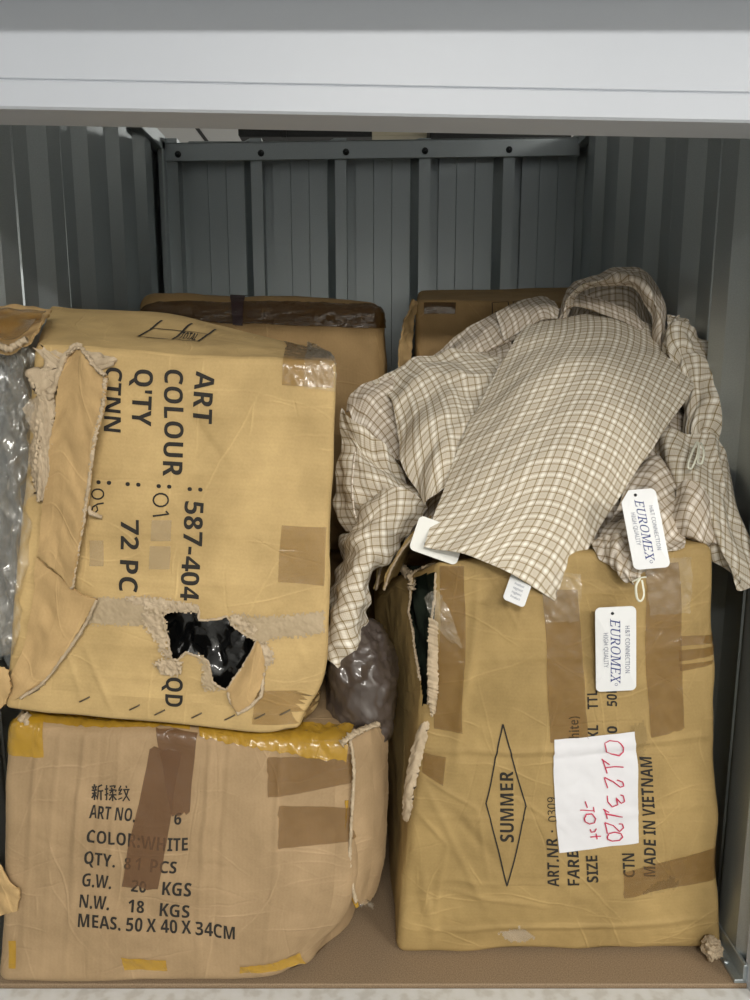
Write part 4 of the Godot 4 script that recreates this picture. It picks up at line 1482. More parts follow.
	part("clear_tape", strip_on(CC, [[640, 560], [690, 556], [688, 612], [648, 614]], 0.003, {"wrinkle": 0.003}), M.tape_clear, t)
	# rubbed spots
	part("scuff", ragged_on(CC, [[500, 932], [520, 928], [535, 936], [524, 942], [508, 941]], 0.0005, 0.003, 0.0002), M.scuff, t)
	part("scuff", ragged_on(CC, [[630, 726], [644, 722], [648, 742], [640, 764], [632, 758]], 0.0005, 0.003, 0.0002), M.smudge, t)
	part("scuff", ragged_on(CC, [[652, 884], [670, 876], [682, 884], [660, 892], [640, 894]], 0.0020, 0.003, 0.0002), M.smudge, t)
	# print, read upwards
	var ink = M.ink
	print_on(CC, t, "SUMMER", [514, 842], [513, 771], [-14, -0.5], ink, font_bold)
	draw_on(CC, t, "printed_diamond", [[[503, 724], [486, 803], [507, 886], [526, 806], [503, 724]]], 0.00210, ink)
	print_on(CC, t, "ART.NR", [559, 886], [557, 838], [-11.5, 0], ink)
	draw_on(CC, t, "printed_mark", [[[552, 830], [552, 832]]], 0.00280, ink)
	print_on(CC, t, "0309", [557, 821], [556, 797], [-9, 0], ink, font_sans)
	print_on(CC, t, "FARB", [579, 885], [578, 849], [-11.5, 0], ink)
	print_on(CC, t, "hite)", [579, 738], [578, 716], [-10, 0], ink)
	print_on(CC, t, "SIZE", [598, 882], [597, 855], [-11.5, 0], ink)
	print_on(CC, t, "XL", [598, 739], [598, 725], [-10.5, 0], ink)
	print_on(CC, t, "TTL", [598, 709], [597, 690], [-10.5, 0], ink)
	print_on(CC, t, "0", [617, 733], [617, 726], [-10, 0], ink)
	print_on(CC, t, "50P", [617, 706], [616, 687], [-10, 0], ink)
	print_on(CC, t, "CTN", [635, 877], [634, 853], [-11.5, 0], ink)
	print_on(CC, t, "MADE IN VIETNAM", [655, 876], [651, 757], [-11.5, 0], ink)
	# paper note stuck on the front
	var note = part("paper_note", strip_on(CC, [[554, 739], [634, 731], [638, 842], [559, 852]], 0.0020, {"wrinkle": 0.0003}), M.paper, t, "white paper note with red handwriting")
	var red := []
	for l in [
		[[375, 165], [370, 140], [400, 122], [450, 130], [485, 165], [485, 195], [460, 218], [410, 208], [380, 185], [374, 160]],
		[[350, 238], [400, 272]], [[358, 245], [384, 328]], [[368, 292], [430, 284], [487, 288]],
		[[365, 352], [388, 418]], [[368, 352], [420, 378], [465, 412], [486, 405], [480, 380], [445, 368]],
		[[385, 465], [388, 505], [415, 535], [450, 520], [440, 478], [470, 512], [490, 500], [482, 465], [465, 460]],
		[[358, 547], [395, 572]], [[365, 552], [385, 607]], [[370, 580], [430, 588], [480, 594]],
		[[368, 632], [385, 700]], [[370, 632], [420, 650], [460, 690], [485, 665], [478, 640], [455, 640]],
		[[385, 722], [395, 700], [430, 692], [470, 702], [480, 722], [460, 742], [415, 746], [388, 735], [385, 720]],
		[[248, 500], [262, 540]], [[298, 535], [305, 572]], [[302, 560], [215, 555]],
		[[242, 605], [255, 585], [290, 582], [314, 605], [305, 632], [275, 640], [248, 625], [242, 603]],
		[[278, 672], [285, 692], [308, 688], [318, 668]], [[280, 722], [345, 715]], [[315, 700], [320, 735]]]:
		var v := []
		for p in l:
			v.append([545.0 + p[0] / 6.25, 720.0 + p[1] / 6.25])
		red.append(v)
	draw_on(CC, note, "handwriting", red, 0.00175, M.red_ink, "front", 0.0036)
	# dark green cloth in the burst corner
	var b = thing("green_cloth", "dark green cloth showing in the burst corner of the upright carton", "cloth", at_z(425, 650, -0.12))
	fl = []
	for r in [[[400, 566, -0.32], [420, 566, -0.22], [445, 566, -0.14]], [[402, 610, -0.32], [420, 610, -0.21], [445, 610, -0.13]], [[406, 670, -0.30], [424, 670, -0.20], [445, 670, -0.13]], [[414, 735, -0.28], [430, 735, -0.20], [445, 735, -0.14]]]:
		var row := []
		for p in r:
			row.append(at_z(p[0], p[1], p[2]))
		fl.append(row)
	part("fold", sheet(fl, {"nu": 30, "nv": 60, "thick": 0.002, "wrinkle": 0.012, "wfreq": 30.0, "stretch": Vector2(1.6, 0.35)}), M.green_cloth, b)

func build_back():
	# left stack
	var a := at_z(137, 294, -0.55)
	CD = new_carton([
		Vector3(-0.47, 0.506, -0.55), Vector3(0.025, 0.506, -0.55), at_z(135, 292, -0.55), at_z(384, 299, -0.55),
		Vector3(-0.47, 0.506, -1.02), Vector3(0.02, 0.506, -1.02), Vector3(-0.47, 1.03, -1.02), Vector3(0.0, 1.01, -1.02)],
		{"r": 0.03, "amp": 0.006, "freq": 5.0, "shift": 4.0, "bulge": {"front": 0.02, "top": 0.01, "right": 0.012}, "creases": 12})
	var t = thing("carton", "back left carton with dark brown tape along its top edge", "carton", Vector3(-0.22, 0.5, -0.78))
	carton_body(CD, t, M.card_back, 0.014)
	part("tape", strip_on(CD, [[136, 290], [384, 296], [386, 328], [134, 322]], 0.0012, {"wrinkle": 0.0012}), M.tape_dark, t)
	part("strap", strip_on(CD, [[238, 290], [248, 290], [243, 326], [233, 325]], 0.0030, {"wrinkle": 0.0002}), M.strap, t)
	var low := new_carton([
		Vector3(-0.49, 0.003, -0.56), Vector3(0.02, 0.003, -0.56), Vector3(-0.49, 0.50, -0.56), Vector3(0.02, 0.50, -0.56),
		Vector3(-0.49, 0.003, -1.05), Vector3(0.02, 0.003, -1.05), Vector3(-0.49, 0.50, -1.05), Vector3(0.02, 0.50, -1.05)],
		{"r": 0.012, "amp": 0.003, "shift": 6.0, "creases": 4})
	t = thing("carton", "carton under the back left one, behind the cartons in front", "carton", Vector3(-0.23, 0.0, -0.8))
	carton_body(low, t, M.card_back, 0.03)
	# right stack
	CE = new_carton([
		Vector3(0.085, 0.506, -0.58), Vector3(0.515, 0.506, -0.58), at_z(417, 300, -0.58), at_z(600, 302, -0.58) + Vector3(0.06, 0, 0),
		Vector3(0.075, 0.506, -1.04), Vector3(0.515, 0.506, -1.04), at_z(418, 291, -1.0), Vector3(0.51, 1.08, -1.0)],
		{"r": 0.014, "amp": 0.004, "freq": 5.0, "shift": 5.0, "bulge": {"front": 0.01, "top": 0.0}, "creases": 12})
	t = thing("carton", "carton at the back right behind the checked garments, small printed boxes on it", "carton", Vector3(0.3, 0.5, -0.8))
	carton_body(CE, t, M.card_back, 0.014)
	part("tape", strip_on(CE, [[424, 303], [456, 303], [455, 314], [424, 314]], 0.0012), M.tape_dark, t)
	draw_on(CE, t, "printed_box", [[[492, 303], [508, 302], [508, 322], [492, 322], [492, 303]], [[513, 302], [527, 301], [527, 318], [513, 318], [513, 302]], [[495, 312], [505, 311]], [[516, 310], [524, 309]]], 0.00168, M.ink)
	# torn flap up its left edge
	var fl := []
	for r in [[[413, 299, -0.56], [415, 300, -0.57], [418, 302, -0.575]], [[405, 325, -0.55], [409, 326, -0.565], [414, 328, -0.575]], [[400, 350, -0.55], [406, 352, -0.565], [412, 356, -0.575]], [[399, 372, -0.55], [404, 374, -0.565], [410, 376, -0.575]]]:
		var row := []
		for p in r:
			row.append(at_z(p[0], p[1], p[2]))
		fl.append(row)
	part("side_flap", sheet(fl, {"nu": 12, "nv": 40, "thick": 0.004, "wrinkle": 0.004, "wfreq": 30.0, "jag": 0.003}), M.card_plain, t)
	low = new_carton([
		Vector3(0.06, 0.003, -0.56), Vector3(0.515, 0.003, -0.56), Vector3(0.06, 0.50, -0.56), Vector3(0.515, 0.50, -0.56),
		Vector3(0.06, 0.003, -1.05), Vector3(0.515, 0.003, -1.05), Vector3(0.06, 0.50, -1.05), Vector3(0.515, 0.50, -1.05)],
		{"r": 0.012, "amp": 0.003, "shift": 7.0, "creases": 4})
	t = thing("carton", "carton under the back right one, behind the upright carton", "carton", Vector3(0.29, 0.0, -0.8))
	carton_body(low, t, M.card_back, 0.03)

# a lumpy sack: a ball pulled into shape and crumpled
func sack(c: Vector3, rad: Vector3, power: float, crumple: float, freq: float, seed_: float) -> ArrayMesh:
	var g := []
	var uvs := []
	for j in 61:
		var th := PI * j / 60.0
		var row := []
		var ur := []
		for i in 73:
			var ph := TAU * (i % 72) / 72.0
			var d := Vector3(sin(th) * sin(ph), cos(th), sin(th) * cos(ph))
			var e := Vector3(sign(d.x) * pow(abs(d.x), power), sign(d.y) * pow(abs(d.y), power), sign(d.z) * pow(abs(d.z), power))
			var q := e * rad * freq + Vector3(seed_, 0, 0)
			var k: float = 1.0 + crumple * (nz.get_noise_3dv(q) + 0.7 * (0.4 - abs(nz.get_noise_3dv(q * 2.3))) + 0.35 * (0.4 - abs(nz.get_noise_3dv(q * 5.1))))
			row.append(c + e * rad * k)
			ur.append(Vector2(ph, th))
		g.append(row)
		uvs.append(ur)
	return grid_mesh(g, 0.0, uvs)

func net(rows: Array) -> Array:
	var r := []
	for a in rows:
		var row := []
		for p in a:
			row.append(at_z(p[0], p[1], p[2]))
		r.append(row)
	return r

func build_bags():
	# brown-grey polybag wedged between the cartons
	var c := at_z(362, 682, -0.15)
	var t = thing("plastic_bag", "glossy brown-grey plastic bag wedged between the left cartons and the upright carton", "bag", c - Vector3(0, 0.09, 0))
	part("bag", sack(c, Vector3(0.052, 0.092, 0.085), 0.8, 0.15, 14.0, 3.0), M.brown_bag, t)
	# clear bag of dark clothing bulging from the open left side of the torn carton
	c = at_z(16, 505, -0.11)
	t = thing("dark_clothing", "dark clothing packed inside the clear bag at the left edge", "clothing", c - Vector3(0, 0.19, 0))
	part("bundle", sack(c + Vector3(-0.004, 0, 0), Vector3(0.042, 0.19, 0.075), 0.75, 0.16, 14.0, 9.0), M.navy, t)
	t = thing("clear_plastic_bag", "crinkled clear plastic bag of dark clothing left of the torn carton", "bag", c - Vector3(0, 0.2, 0))
	part("film", sack(c + Vector3(-0.002, -0.005, 0.008), Vector3(0.050, 0.20, 0.085), 0.7, 0.26, 30.0, 5.0), M.clear_film, t)
	part("film", sheet(net([[[-6, 344, -0.07], [8, 346, -0.05], [22, 348, -0.045], [34, 350, -0.055]], [[-8, 420, -0.04], [8, 420, -0.02], [22, 420, -0.02], [38, 420, -0.04]], [[-8, 500, -0.035], [8, 500, -0.012], [22, 500, -0.015], [40, 500, -0.04]], [[-8, 580, -0.03], [8, 580, -0.01], [20, 580, -0.015], [34, 580, -0.04]], [[-8, 655, -0.02], [2, 655, -0.01], [12, 655, -0.012], [22, 655, -0.03]]]), {"nu": 50, "nv": 160, "thick": 0.0005, "wrinkle": 0.011, "wfreq": 24.0, "stretch": Vector2(1.3, 0.7), "fine": 0.0016, "seed": 4.0}), M.tape_clear, t)
	# cardboard scrap and dark cloth sticking up by the left wall
	t = thing("cardboard_scrap", "torn cardboard scrap poking out beside the lowest left carton", "scrap", at_z(5, 915, -0.0))
	part("scrap", sheet(net([[[-12, 852, -0.004], [2, 866, 0.0], [8, 884, 0.002]], [[-12, 880, 0.0], [4, 886, 0.006], [18, 890, 0.008]], [[-12, 922, -0.004], [2, 916, 0.0], [17, 911, 0.004]]]), {"nu": 16, "nv": 20, "thick": 0.003, "wrinkle": 0.003, "wfreq": 30.0, "jag": 0.002}), M.card_plain, t)

# ---------------------------------------------------------------- garments
func garment_part(called, t, rows, o := {}, mat = null):
	var d := {"nu": 60, "nv": 60, "thick": 0.0016, "wrinkle": 0.005, "wfreq": 11.0, "fine": 0.0005}
	d.merge(o, true)
	return part(called, sheet(net(rows), d), mat if mat else M.plaid, t)

func build_garments():
	var grp := "checked garments heaped on the upright carton"
	# the heap underneath: a crumpled garment over the carton top and against the back carton
	var t = thing("checked_garment", "crumpled checked garment at the bottom of the heap, mostly covered", "garment", Vector3(0.28, 0.66, -0.3), grp)
	garment_part("body", t, [
		[[400, 400, -0.50], [450, 350, -0.50], [520, 320, -0.50], [600, 300, -0.48], [660, 320, -0.46], [700, 370, -0.42]],
		[[380, 440, -0.40], [440, 410, -0.38], [520, 400, -0.36], [600, 390, -0.34], [670, 400, -0.32], [725, 430, -0.30]],
		[[380, 490, -0.30], [430, 480, -0.26], [510, 470, -0.24], [600, 470, -0.22], [670, 480, -0.20], [730, 500, -0.20]],
		[[395, 540, -0.20], [440, 540, -0.15], [520, 540, -0.14], [600, 540, -0.13], [660, 540, -0.12], [715, 545, -0.12]]],
		{"wrinkle": 0.016, "wfreq": 9.0, "seed": 1.0}, M.plaid_b)
	# big front garment
	t = thing("checked_garment", "large checked garment draped smoothly over the front with a straight hem", "garment", at_z(500, 560, -0.05), grp)
	garment_part("leg", t, [
		[[526, 324, -0.40], [556, 320, -0.42], [602, 311, -0.43], [640, 322, -0.42], [664, 336, -0.40]],
		[[512, 346, -0.345], [552, 338, -0.34], [604, 334, -0.34], [650, 346, -0.34], [679, 360, -0.335]],
		[[484, 392, -0.265], [532, 376, -0.245], [590, 372, -0.235], [645, 376, -0.24], [693, 384, -0.26]],
		[[460, 442, -0.185], [510, 436, -0.155], [562, 436, -0.145], [615, 440, -0.15], [660, 436, -0.185]],
		[[440, 500, -0.11], [492, 502, -0.085], [535, 508, -0.075], [578, 512, -0.085], [617, 500, -0.115]],
		[[424, 546, -0.05], [468, 555, -0.036], [500, 568, -0.032], [530, 584, -0.034], [557, 601, -0.044]]],
		{"nu": 80, "nv": 90, "wrinkle": 0.0055, "wfreq": 7.0, "seed": 2.0, "uv_turn": -0.02})
	# hooded fold over the top of it
	garment_part("waist", t, [
		[[560, 318, -0.43], [560, 300, -0.45], [576, 282, -0.45], [602, 272, -0.44], [632, 267, -0.43], [652, 278, -0.41], [664, 304, -0.40], [668, 345, -0.38]],
		[[564, 319, -0.41], [566, 301, -0.405], [580, 287, -0.395], [605, 279, -0.385], [631, 276, -0.375], [648, 288, -0.365], [658, 312, -0.36], [662, 347, -0.355]],
		[[568, 320, -0.43], [573, 302, -0.425], [584, 292, -0.42], [606, 286, -0.41], [629, 287, -0.40], [642, 298, -0.39], [650, 316, -0.38], [655, 347, -0.37]]],
		{"nu": 80, "nv": 30, "wrinkle": 0.005, "wfreq": 14.0, "seed": 3.0, "uv_turn": 0.3}, M.plaid_b)
	garment_part("waistband", t, [
		[[558, 318, -0.44], [568, 294, -0.45], [600, 299, -0.43], [634, 314, -0.415], [650, 328, -0.405]],
		[[556, 324, -0.41], [572, 306, -0.415], [602, 313, -0.40], [634, 326, -0.39], [649, 338, -0.385]]],
		{"nu": 60, "nv": 14, "wrinkle": 0.002, "seed": 4.0}, M.plaid_b)
	garment_part("lining", t, [
		[[566, 320, -0.46], [580, 290, -0.47], [610, 280, -0.47], [640, 290, -0.46], [655, 340, -0.43]],
		[[566, 326, -0.43], [590, 318, -0.44], [612, 316, -0.44], [636, 322, -0.43], [652, 346, -0.41]]],
		{"nu": 40, "nv": 20, "seed": 5.0}, M.plaid_b)
	# sleeve lying towards the upper left
	t = thing("checked_garment", "checked garment with a sleeve lying up against the back right carton", "garment", at_z(490, 340, -0.46), grp)
	garment_part("sleeve", t, [
		[[420, 366, -0.40], [446, 344, -0.44], [470, 327, -0.47], [505, 311, -0.49], [540, 297, -0.49], [556, 303, -0.47]],
		[[424, 368, -0.375], [452, 350, -0.40], [478, 336, -0.42], [510, 321, -0.435], [540, 308, -0.44], [557, 310, -0.44]],
		[[428, 369, -0.37], [458, 360, -0.385], [486, 350, -0.395], [514, 337, -0.405], [538, 325, -0.41], [556, 318, -0.42]],
		[[430, 368, -0.40], [460, 362, -0.42], [490, 356, -0.43], [516, 346, -0.43], [540, 332, -0.43], [556, 322, -0.44]]],
		{"nu": 80, "nv": 40, "wrinkle": 0.006, "wfreq": 12.0, "seed": 6.0, "uv_turn": 0.1}, M.plaid_b)
	garment_part("cuff", t, [
		[[496, 314, -0.45], [515, 303, -0.46], [540, 296, -0.475], [555, 301, -0.46]],
		[[500, 328, -0.415], [520, 316, -0.42], [542, 306, -0.43], [558, 310, -0.43]],
		[[504, 340, -0.395], [522, 330, -0.398], [542, 320, -0.40], [557, 319, -0.41]]],
		{"nu": 40, "nv": 30, "wrinkle": 0.004, "seed": 7.0, "uv_turn": 0.2}, M.plaid_b)
	garment_part("body", t, [
		[[430, 366, -0.40], [470, 352, -0.42], [510, 340, -0.42]],
		[[436, 385, -0.36], [474, 368, -0.37], [512, 352, -0.37]],
		[[440, 410, -0.30], [470, 395, -0.31], [500, 378, -0.32]]],
		{"nu": 40, "nv": 40, "wrinkle": 0.006, "seed": 8.0}, M.plaid_b)
	# left garment: rounded front edge and hanging sleeve
	t = thing("checked_garment", "checked garment at the left of the heap, its sleeve hanging beside the torn carton", "garment", at_z(350, 660, -0.1), grp)
	garment_part("front", t, [
		[[373, 384, -0.34], [396, 368, -0.36], [424, 358, -0.385], [462, 352, -0.39], [502, 352, -0.39]],
		[[390, 396, -0.295], [412, 388, -0.30], [440, 376, -0.31], [470, 372, -0.325], [496, 372, -0.335]],
		[[396, 430, -0.245], [418, 418, -0.24], [444, 408, -0.245], [468, 404, -0.26], [488, 396, -0.28]],
		[[404, 465, -0.195], [422, 456, -0.185], [442, 448, -0.185], [460, 444, -0.195], [474, 430, -0.22]],
		[[426, 506, -0.14], [432, 500, -0.135], [440, 494, -0.135], [448, 486, -0.14], [458, 470, -0.16]]],
		{"nu": 60, "nv": 70, "wrinkle": 0.010, "wfreq": 11.0, "seed": 9.0, "uv_turn": 0.15})
	garment_part("collar", t, [
		[[344, 410, -0.30], [352, 392, -0.32], [372, 381, -0.34], [394, 374, -0.345]],
		[[350, 412, -0.285], [364, 402, -0.29], [378, 398, -0.30], [394, 396, -0.31]],
		[[356, 440, -0.275], [368, 446, -0.27], [384, 454, -0.265], [402, 462, -0.25]]],
		{"nu": 40, "nv": 40, "wrinkle": 0.005, "seed": 10.0, "uv_turn": 0.5}, M.plaid_b)
	garment_part("back", t, [
		[[342, 408, -0.27], [352, 420, -0.245], [370, 436, -0.235], [392, 452, -0.23], [404, 462, -0.23]],
		[[341, 450, -0.25], [354, 455, -0.215], [374, 465, -0.20], [396, 474, -0.195], [412, 482, -0.20]],
		[[341, 490, -0.24], [354, 495, -0.20], [374, 498, -0.18], [400, 496, -0.17], [420, 498, -0.17]],
		[[342, 530, -0.24], [356, 532, -0.20], [374, 534, -0.18], [396, 528, -0.17], [414, 520, -0.18]]],
		{"nu": 60, "nv": 60, "wrinkle": 0.016, "wfreq": 13.0, "seed": 11.0, "uv_turn": 0.35})
	# hanging sleeve, a flattened tube
	garment_part("sleeve", t, [
		[[372, 506, -0.24], [380, 492, -0.16], [400, 488, -0.145], [418, 498, -0.15], [424, 506, -0.17]],
		[[340, 540, -0.24], [350, 528, -0.15], [372, 528, -0.125], [394, 540, -0.13], [400, 545, -0.16]],
		[[338, 566, -0.23], [346, 556, -0.145], [360, 556, -0.115], [372, 562, -0.12], [374, 570, -0.16]],
		[[336, 590, -0.21], [341, 585, -0.13], [352, 584, -0.105], [366, 588, -0.11], [371, 590, -0.15]],
		[[328, 620, -0.19], [333, 615, -0.12], [345, 617, -0.095], [360, 622, -0.10], [367, 620, -0.14]],
		[[322, 648, -0.17], [325, 650, -0.11], [335, 656, -0.085], [346, 658, -0.09], [353, 650, -0.13]],
		[[321, 650, -0.16], [326, 656, -0.105], [332, 662, -0.085], [341, 670, -0.085], [346, 662, -0.12]]],
		{"nu": 50, "nv": 100, "wrinkle": 0.013, "wfreq": 14.0, "stretch": Vector2(0.6, 1.2), "seed": 12.0, "uv_turn": 0.55})
	garment_part("sleeve", t, [
		[[328, 640, -0.22], [345, 640, -0.18], [356, 640, -0.16]],
		[[322, 664, -0.20], [334, 664, -0.16], [344, 662, -0.15]],
		[[318, 682, -0.18], [324, 676, -0.15], [330, 668, -0.14]]],
		{"nu": 24, "nv": 24, "wrinkle": 0.004, "seed": 13.0, "uv_turn": 0.7}, M.plaid_b)
	# button placket down the left garment
	var path := []
	for p in [[355, 452, -0.19], [353, 470, -0.175], [352, 490, -0.165], [354, 512, -0.16], [356, 518, -0.16]]:
		path.append(at_z(p[0], p[1], p[2]))
	part("placket", tube(smooth_path(path, 40), 0.0016, 6, true, 0.6), M.plaid_b, t)
	# right garment: gathered sleeve and a long tail hanging beside the carton
	t = thing("checked_garment", "checked garment at the right of the heap, long tail hanging by the steel wall", "garment", at_z(735, 590, -0.1), grp)
	garment_part("tail", t, [
		[[646, 440, -0.24], [676, 430, -0.22], [704, 432, -0.22], [733, 430, -0.23]],
		[[664, 466, -0.19], [688, 462, -0.16], [712, 462, -0.16], [738, 462, -0.19]],
		[[678, 496, -0.15], [700, 492, -0.115], [722, 494, -0.11], [744, 500, -0.14]],
		[[692, 530, -0.12], [712, 528, -0.085], [732, 532, -0.08], [752, 540, -0.11]],
		[[706, 556, -0.10], [722, 558, -0.07], [738, 562, -0.07], [754, 566, -0.09]],
		[[728, 578, -0.09], [736, 585, -0.07], [744, 592, -0.07], [752, 584, -0.08]]],
		{"nu": 60, "nv": 90, "wrinkle": 0.013, "wfreq": 10.0, "stretch": Vector2(1.5, 0.4), "seed": 14.0, "uv_turn": -0.35})
	garment_part("sleeve", t, [
		[[668, 344, -0.38], [669, 312, -0.40], [676, 313, -0.41], [684, 322, -0.42], [692, 330, -0.44]],
		[[668, 366, -0.33], [672, 340, -0.32], [686, 334, -0.325], [700, 342, -0.35], [708, 350, -0.40]],
		[[674, 394, -0.29], [684, 372, -0.275], [702, 366, -0.275], [722, 376, -0.30], [732, 384, -0.36]],
		[[680, 420, -0.27], [690, 402, -0.245], [710, 394, -0.24], [730, 402, -0.265], [738, 408, -0.33]],
		[[684, 436, -0.25], [694, 424, -0.225], [712, 420, -0.22], [728, 424, -0.24], [738, 432, -0.30]],
		[[690, 446, -0.24], [698, 442, -0.215], [710, 444, -0.21], [722, 442, -0.23], [732, 440, -0.28]]],
		{"nu": 60, "nv": 70, "wrinkle": 0.018, "wfreq": 14.0, "seed": 15.0, "uv_turn": -0.2})
	# garment below, bunched over the front edge and folded
	t = thing("checked_garment", "bunched checked garment with a folded cuff over the right front edge of the carton", "garment", at_z(640, 575, -0.06), grp)
	garment_part("cuff", t, [
		[[676, 486, -0.13], [690, 480, -0.115], [712, 500, -0.11], [738, 532, -0.12]],
		[[672, 510, -0.115], [690, 508, -0.09], [710, 518, -0.085], [730, 536, -0.10]],
		[[672, 534, -0.10], [690, 538, -0.075], [708, 542, -0.075], [728, 542, -0.095]],
		[[674, 540, -0.12], [690, 545, -0.10], [708, 547, -0.10], [726, 545, -0.115]]],
		{"nu": 50, "nv": 50, "wrinkle": 0.005, "wfreq": 14.0, "seed": 16.0, "uv_turn": -0.3}, M.plaid_b)
	garment_part("body", t, [
		[[640, 460, -0.20], [660, 455, -0.19], [680, 480, -0.18]],
		[[615, 505, -0.14], [645, 500, -0.12], [680, 505, -0.125]],
		[[600, 535, -0.095], [640, 535, -0.075], [686, 535, -0.085]],
		[[592, 548, -0.08], [630, 556, -0.052], [684, 546, -0.06]]],
		{"nu": 50, "nv": 50, "wrinkle": 0.010, "wfreq": 13.0, "seed": 17.0, "uv_turn": -0.4}, M.plaid_b)
	garment_part("gather", t, [
		[[592, 542, -0.085], [612, 535, -0.065], [640, 540, -0.055], [668, 545, -0.055]],
		[[598, 556, -0.06], [614, 552, -0.042], [634, 558, -0.036], [652, 562, -0.042]],
		[[608, 570, -0.05], [618, 570, -0.034], [630, 574, -0.030], [642, 576, -0.036]],
		[[622, 580, -0.05], [628, 584, -0.036], [634, 585, -0.034], [640, 581, -0.038]]],
		{"nu": 60, "nv": 50, "wrinkle": 0.010, "wfreq": 26.0, "stretch": Vector2(1.6, 0.3), "seed": 18.0, "uv_turn": -0.4}, M.plaid_b)
	garment_part("inner_hem", t, [
		[[630, 462, -0.21], [652, 462, -0.20], [672, 476, -0.19], [684, 484, -0.18]],
		[[634, 478, -0.19], [654, 482, -0.175], [670, 486, -0.165], [682, 486, -0.165]]],
		{"nu": 30, "nv": 14, "wrinkle": 0.003, "seed": 19.0}, M.plaid_b)

# ---------------------------------------------------------------- tags
# a swing tag on a flat frame: corner o (top left), ex along its width, ey down its length; radius r, cut: clipped top-left corner
func tag_mesh(o: Vector3, ex: Vector3, ey: Vector3, w: float, l: float, r: float, cut := 0.0, thick := 0.0014, bow := 0.003) -> ArrayMesh:
	var n := ey.cross(ex).normalized()
	if n.z < 0.0:
		n = -n
	var pts := []
	var corners := [Vector2(r, r), Vector2(w - r, r), Vector2(w - r, l - r), Vector2(r, l - r)]
	for q in 4:
		if q == 0 and cut > 0.0:
			pts.append(Vector2(0, cut))
			pts.append(Vector2(cut * 0.8, 0))
			continue
		for s in 6:
			var a := PI + PI / 2 * q + PI / 2 * s / 5.0
			pts.append(corners[q] + Vector2(cos(a), sin(a)) * r)
	var mid := Vector2(w / 2, l / 2)
	var st := SurfaceTool.new()
	st.begin(Mesh.PRIMITIVE_TRIANGLES)
	st.set_smooth_group(-1)
	var put := func(p: Vector2, d: float) -> Vector3:
		return o + ex * p.x + ey * p.y + n * (d + bow * (1.0 - pow((p.y - l / 2) / (l / 2), 2.0)))
	var centre: Vector3 = put.call(mid, -0.01)
	for i in pts.size():
		var a: Vector2 = pts[i]
		var b: Vector2 = pts[(i + 1) % pts.size()]
		for s in 4:
			var a0 := mid.lerp(a, s / 4.0)
			var a1 := mid.lerp(a, (s + 1) / 4.0)
			var b0 := mid.lerp(b, s / 4.0)
			var b1 := mid.lerp(b, (s + 1) / 4.0)
			tri_out(st, put.call(a0, 0.0), put.call(a1, 0.0), put.call(b1, 0.0), put.call(mid, -0.5))
			tri_out(st, put.call(a0, 0.0), put.call(b1, 0.0), put.call(b0, 0.0), put.call(mid, -0.5))
			tri_out(st, put.call(a0, -thick), put.call(a1, -thick), put.call(b1, -thick), put.call(mid, 0.5))
			tri_out(st, put.call(a0, -thick), put.call(b1, -thick), put.call(b0, -thick), put.call(mid, 0.5))
		quad(st, put.call(a, 0.0), put.call(b, 0.0), put.call(b, -thick), put.call(a, -thick), centre)
	st.generate_normals()
	return st.commit()

func tag_print(t, text, font, mat, o: Vector3, ex: Vector3, ey: Vector3, w: float, l: float, x: float, y0: float, y1: float, tall: float, bow := 0.003, slant := 0.0):
	# text runs down the tag; tops of the letters point to +x of the tag
	var n := ey.cross(ex).normalized()
	if n.z < 0.0:
		n = -n
	var place := func(p: Vector2): return [o + ex * p.x + ey * p.y + n * (0.0004 + bow * (1.0 - pow((p.y - l / 2) / (l / 2), 2.0))), n]
	return part("printed_text", lettering(text, font, Vector2(x, y0), Vector2(x, y1), Vector2(tall, 0), place, slant), mat, t)

func big_tag(label: String, q: Array, zs: Array, cut: float):
	# q: top left, top right, bottom left as spots
	var o := at_z(q[0][0], q[0][1], zs[0])
	var tr := at_z(q[1][0], q[1][1], zs[0])
	var bl := at_z(q[2][0], q[2][1], zs[1])
	var ex := (tr - o).normalized()
	var ey := (bl - o).normalized()
	var w := o.distance_to(tr)
	var l := o.distance_to(bl)
	var t = thing("swing_tag", label, "tag", bl, "white swing tags of the garments")
	part("card", tag_mesh(o, ex, ey, w, l, 0.007, cut), M.tag, t)
	tag_print(t, "EUROMEX", font_serif, M.blue_ink, o, ex, ey, w, l, w * 0.36, l * 0.13, l * 0.88, w * 0.24, 0.003, 0.25)
	tag_print(t, "H&T CONNECTION", font_sans, M.grey_ink, o, ex, ey, w, l, w * 0.72, l * 0.22, l * 0.78, w * 0.11)
	tag_print(t, "HIGH QUALITY", font_sans, M.grey_ink, o, ex, ey, w, l, w * 0.19, l * 0.29, l * 0.70, w * 0.11)
	var n := ey.cross(ex).normalized()
	if n.z < 0.0:
		n = -n
	var hp := o + ex * w * 0.42 + ey * l * 0.07 + n * 0.0012
	part("eyelet", tube([hp, hp + n * 0.0006], [0.0022, 0.002], 10), M.bolt, t)
	var ring := []
	for i in 12:
		var a := TAU * i / 12.0
		ring.append(o + ex * (w * 0.50 + 0.0018 * cos(a)) + ey * (l * 0.915 + 0.0018 * sin(a)) + n * 0.0012)
	part("registered_mark", tube(ring, 0.0003, 4, false), M.blue_ink, t)
	return t

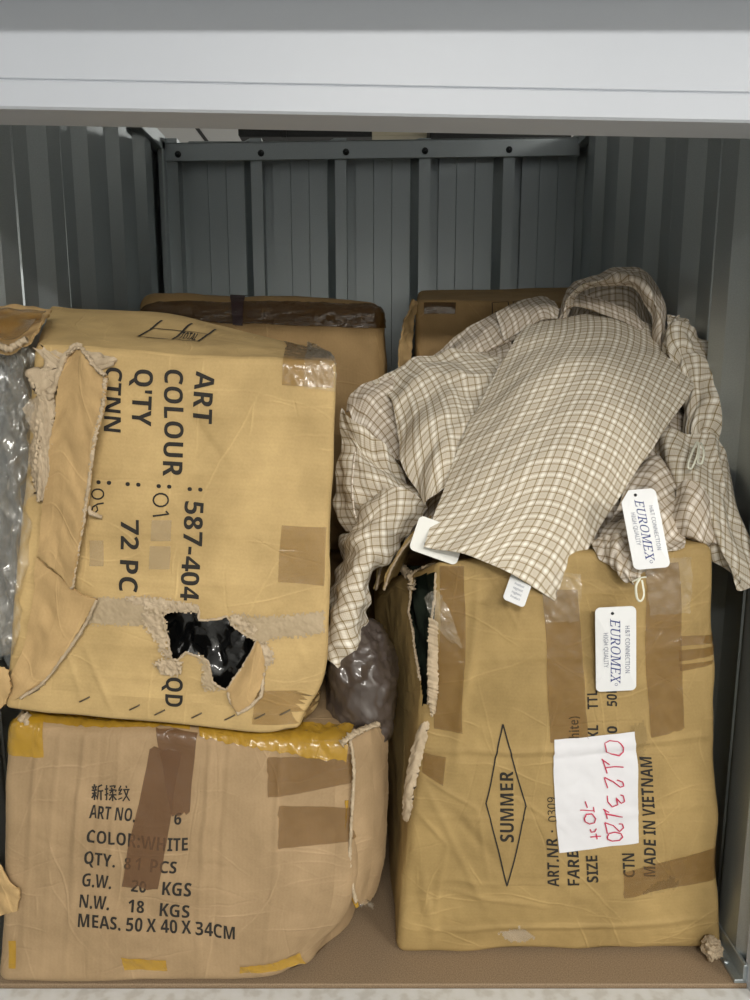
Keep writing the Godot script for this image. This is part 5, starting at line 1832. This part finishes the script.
func build_tags():
	big_tag("white swing tag with clipped corner lying on the garments", [[619, 491], [655, 488], [634, 570]], [-0.05, -0.018], 0.016)
	big_tag("white swing tag hanging flat on the upright carton, above the paper note", [[595, 608], [636, 606], [596, 692]], [-0.028, -0.030], 0.0)
	var o := at_z(513, 569, -0.055)
	var tr := at_z(534, 578, -0.05)
	var bl := at_z(504, 596, -0.028)
	var t = thing("swing_tag", "small white swing tag peeping out under the smooth front hem", "tag", bl, "white swing tags of the garments")
	var ex := (tr - o).normalized()
	var ey := (bl - o).normalized()
	ey = (ey - ex * ey.dot(ex)).normalized()
	var w := o.distance_to(tr)
	var l := 0.048
	part("card", tag_mesh(o, ex, ey, w, l, 0.005, 0.0, 0.0012, 0.001), M.tag, t)
	var n := ey.cross(ex).normalized()
	if n.z < 0.0:
		n = -n
	for k in 4:
		var place := func(p: Vector2): return [o + ex * p.x + ey * p.y + n * 0.0016, n]
		part("printed_text", lettering(["Product", "Highest", "Highest", "Product"][k], font_sans, Vector2(w * 0.28, l * (0.45 + 0.14 * k)), Vector2(w * 0.72, l * (0.45 + 0.14 * k)), Vector2(0, -l * 0.07), place), M.grey_ink, t)
	o = at_z(420, 515, -0.075)
	tr = at_z(462, 530, -0.075)
	bl = at_z(412, 548, -0.06)
	t = thing("swing_tag", "white swing tag half hidden under the left end of the front hem", "tag", bl, "white swing tags of the garments")
	ex = (tr - o).normalized()
	ey = (bl - o).normalized()
	ey = (ey - ex * ey.dot(ex)).normalized()
	part("card", tag_mesh(o, ex, ey, 0.07, 0.05, 0.007, 0.0, 0.0014, 0.001), M.tag_back, t)
	n = ey.cross(ex).normalized()
	if n.z < 0.0:
		n = -n
	var spot := func(p: Vector2): return [o + ex * p.x + ey * p.y + n * 0.0018, n]
	part("printed_text", lettering("CTION", font_sans, Vector2(0.036, 0.034), Vector2(0.018, 0.034), Vector2(0, 0.0032), spot), M.grey_ink, t)
	# plastic loops of the tags
	for a in [["clear plastic tag loops hanging from the gathered sleeve", [[[697, 442, -0.18], [692, 452, -0.155], [688, 466, -0.135], [692, 468, -0.135], [697, 456, -0.145], [699, 444, -0.175]], [[698, 442, -0.18], [699, 452, -0.155], [698, 462, -0.135], [702, 463, -0.135], [704, 452, -0.145], [701, 443, -0.175]]]], ["clear plastic tag loop hanging below the clipped tag", [[[640, 578, -0.026], [636, 586, -0.02], [637, 598, -0.018], [641, 601, -0.018], [644, 594, -0.02], [642, 580, -0.026]], [[632, 582, -0.026], [640, 578, -0.024], [646, 577, -0.026]]]]]:
		var c: Array = a[1][0][0]
		t = thing("tag_loop", a[0], "tag loop", at_z(c[0], c[1], c[2]), "clear plastic tag loops")
		for l2 in a[1]:
			var path := []
			for p in l2:
				path.append(at_z(p[0], p[1], p[2]))
			part("loop", tube(smooth_path(path, 24), 0.0017, 6, true, 0.2, 0.6), M.string, t)

func _ready():
	rng.seed = 7
	make_materials()
	set_view()
	build_setting()
	build_lower_left()
	build_upper_left()
	build_right()
	build_back()
	build_bags()
	build_garments()
	build_tags()
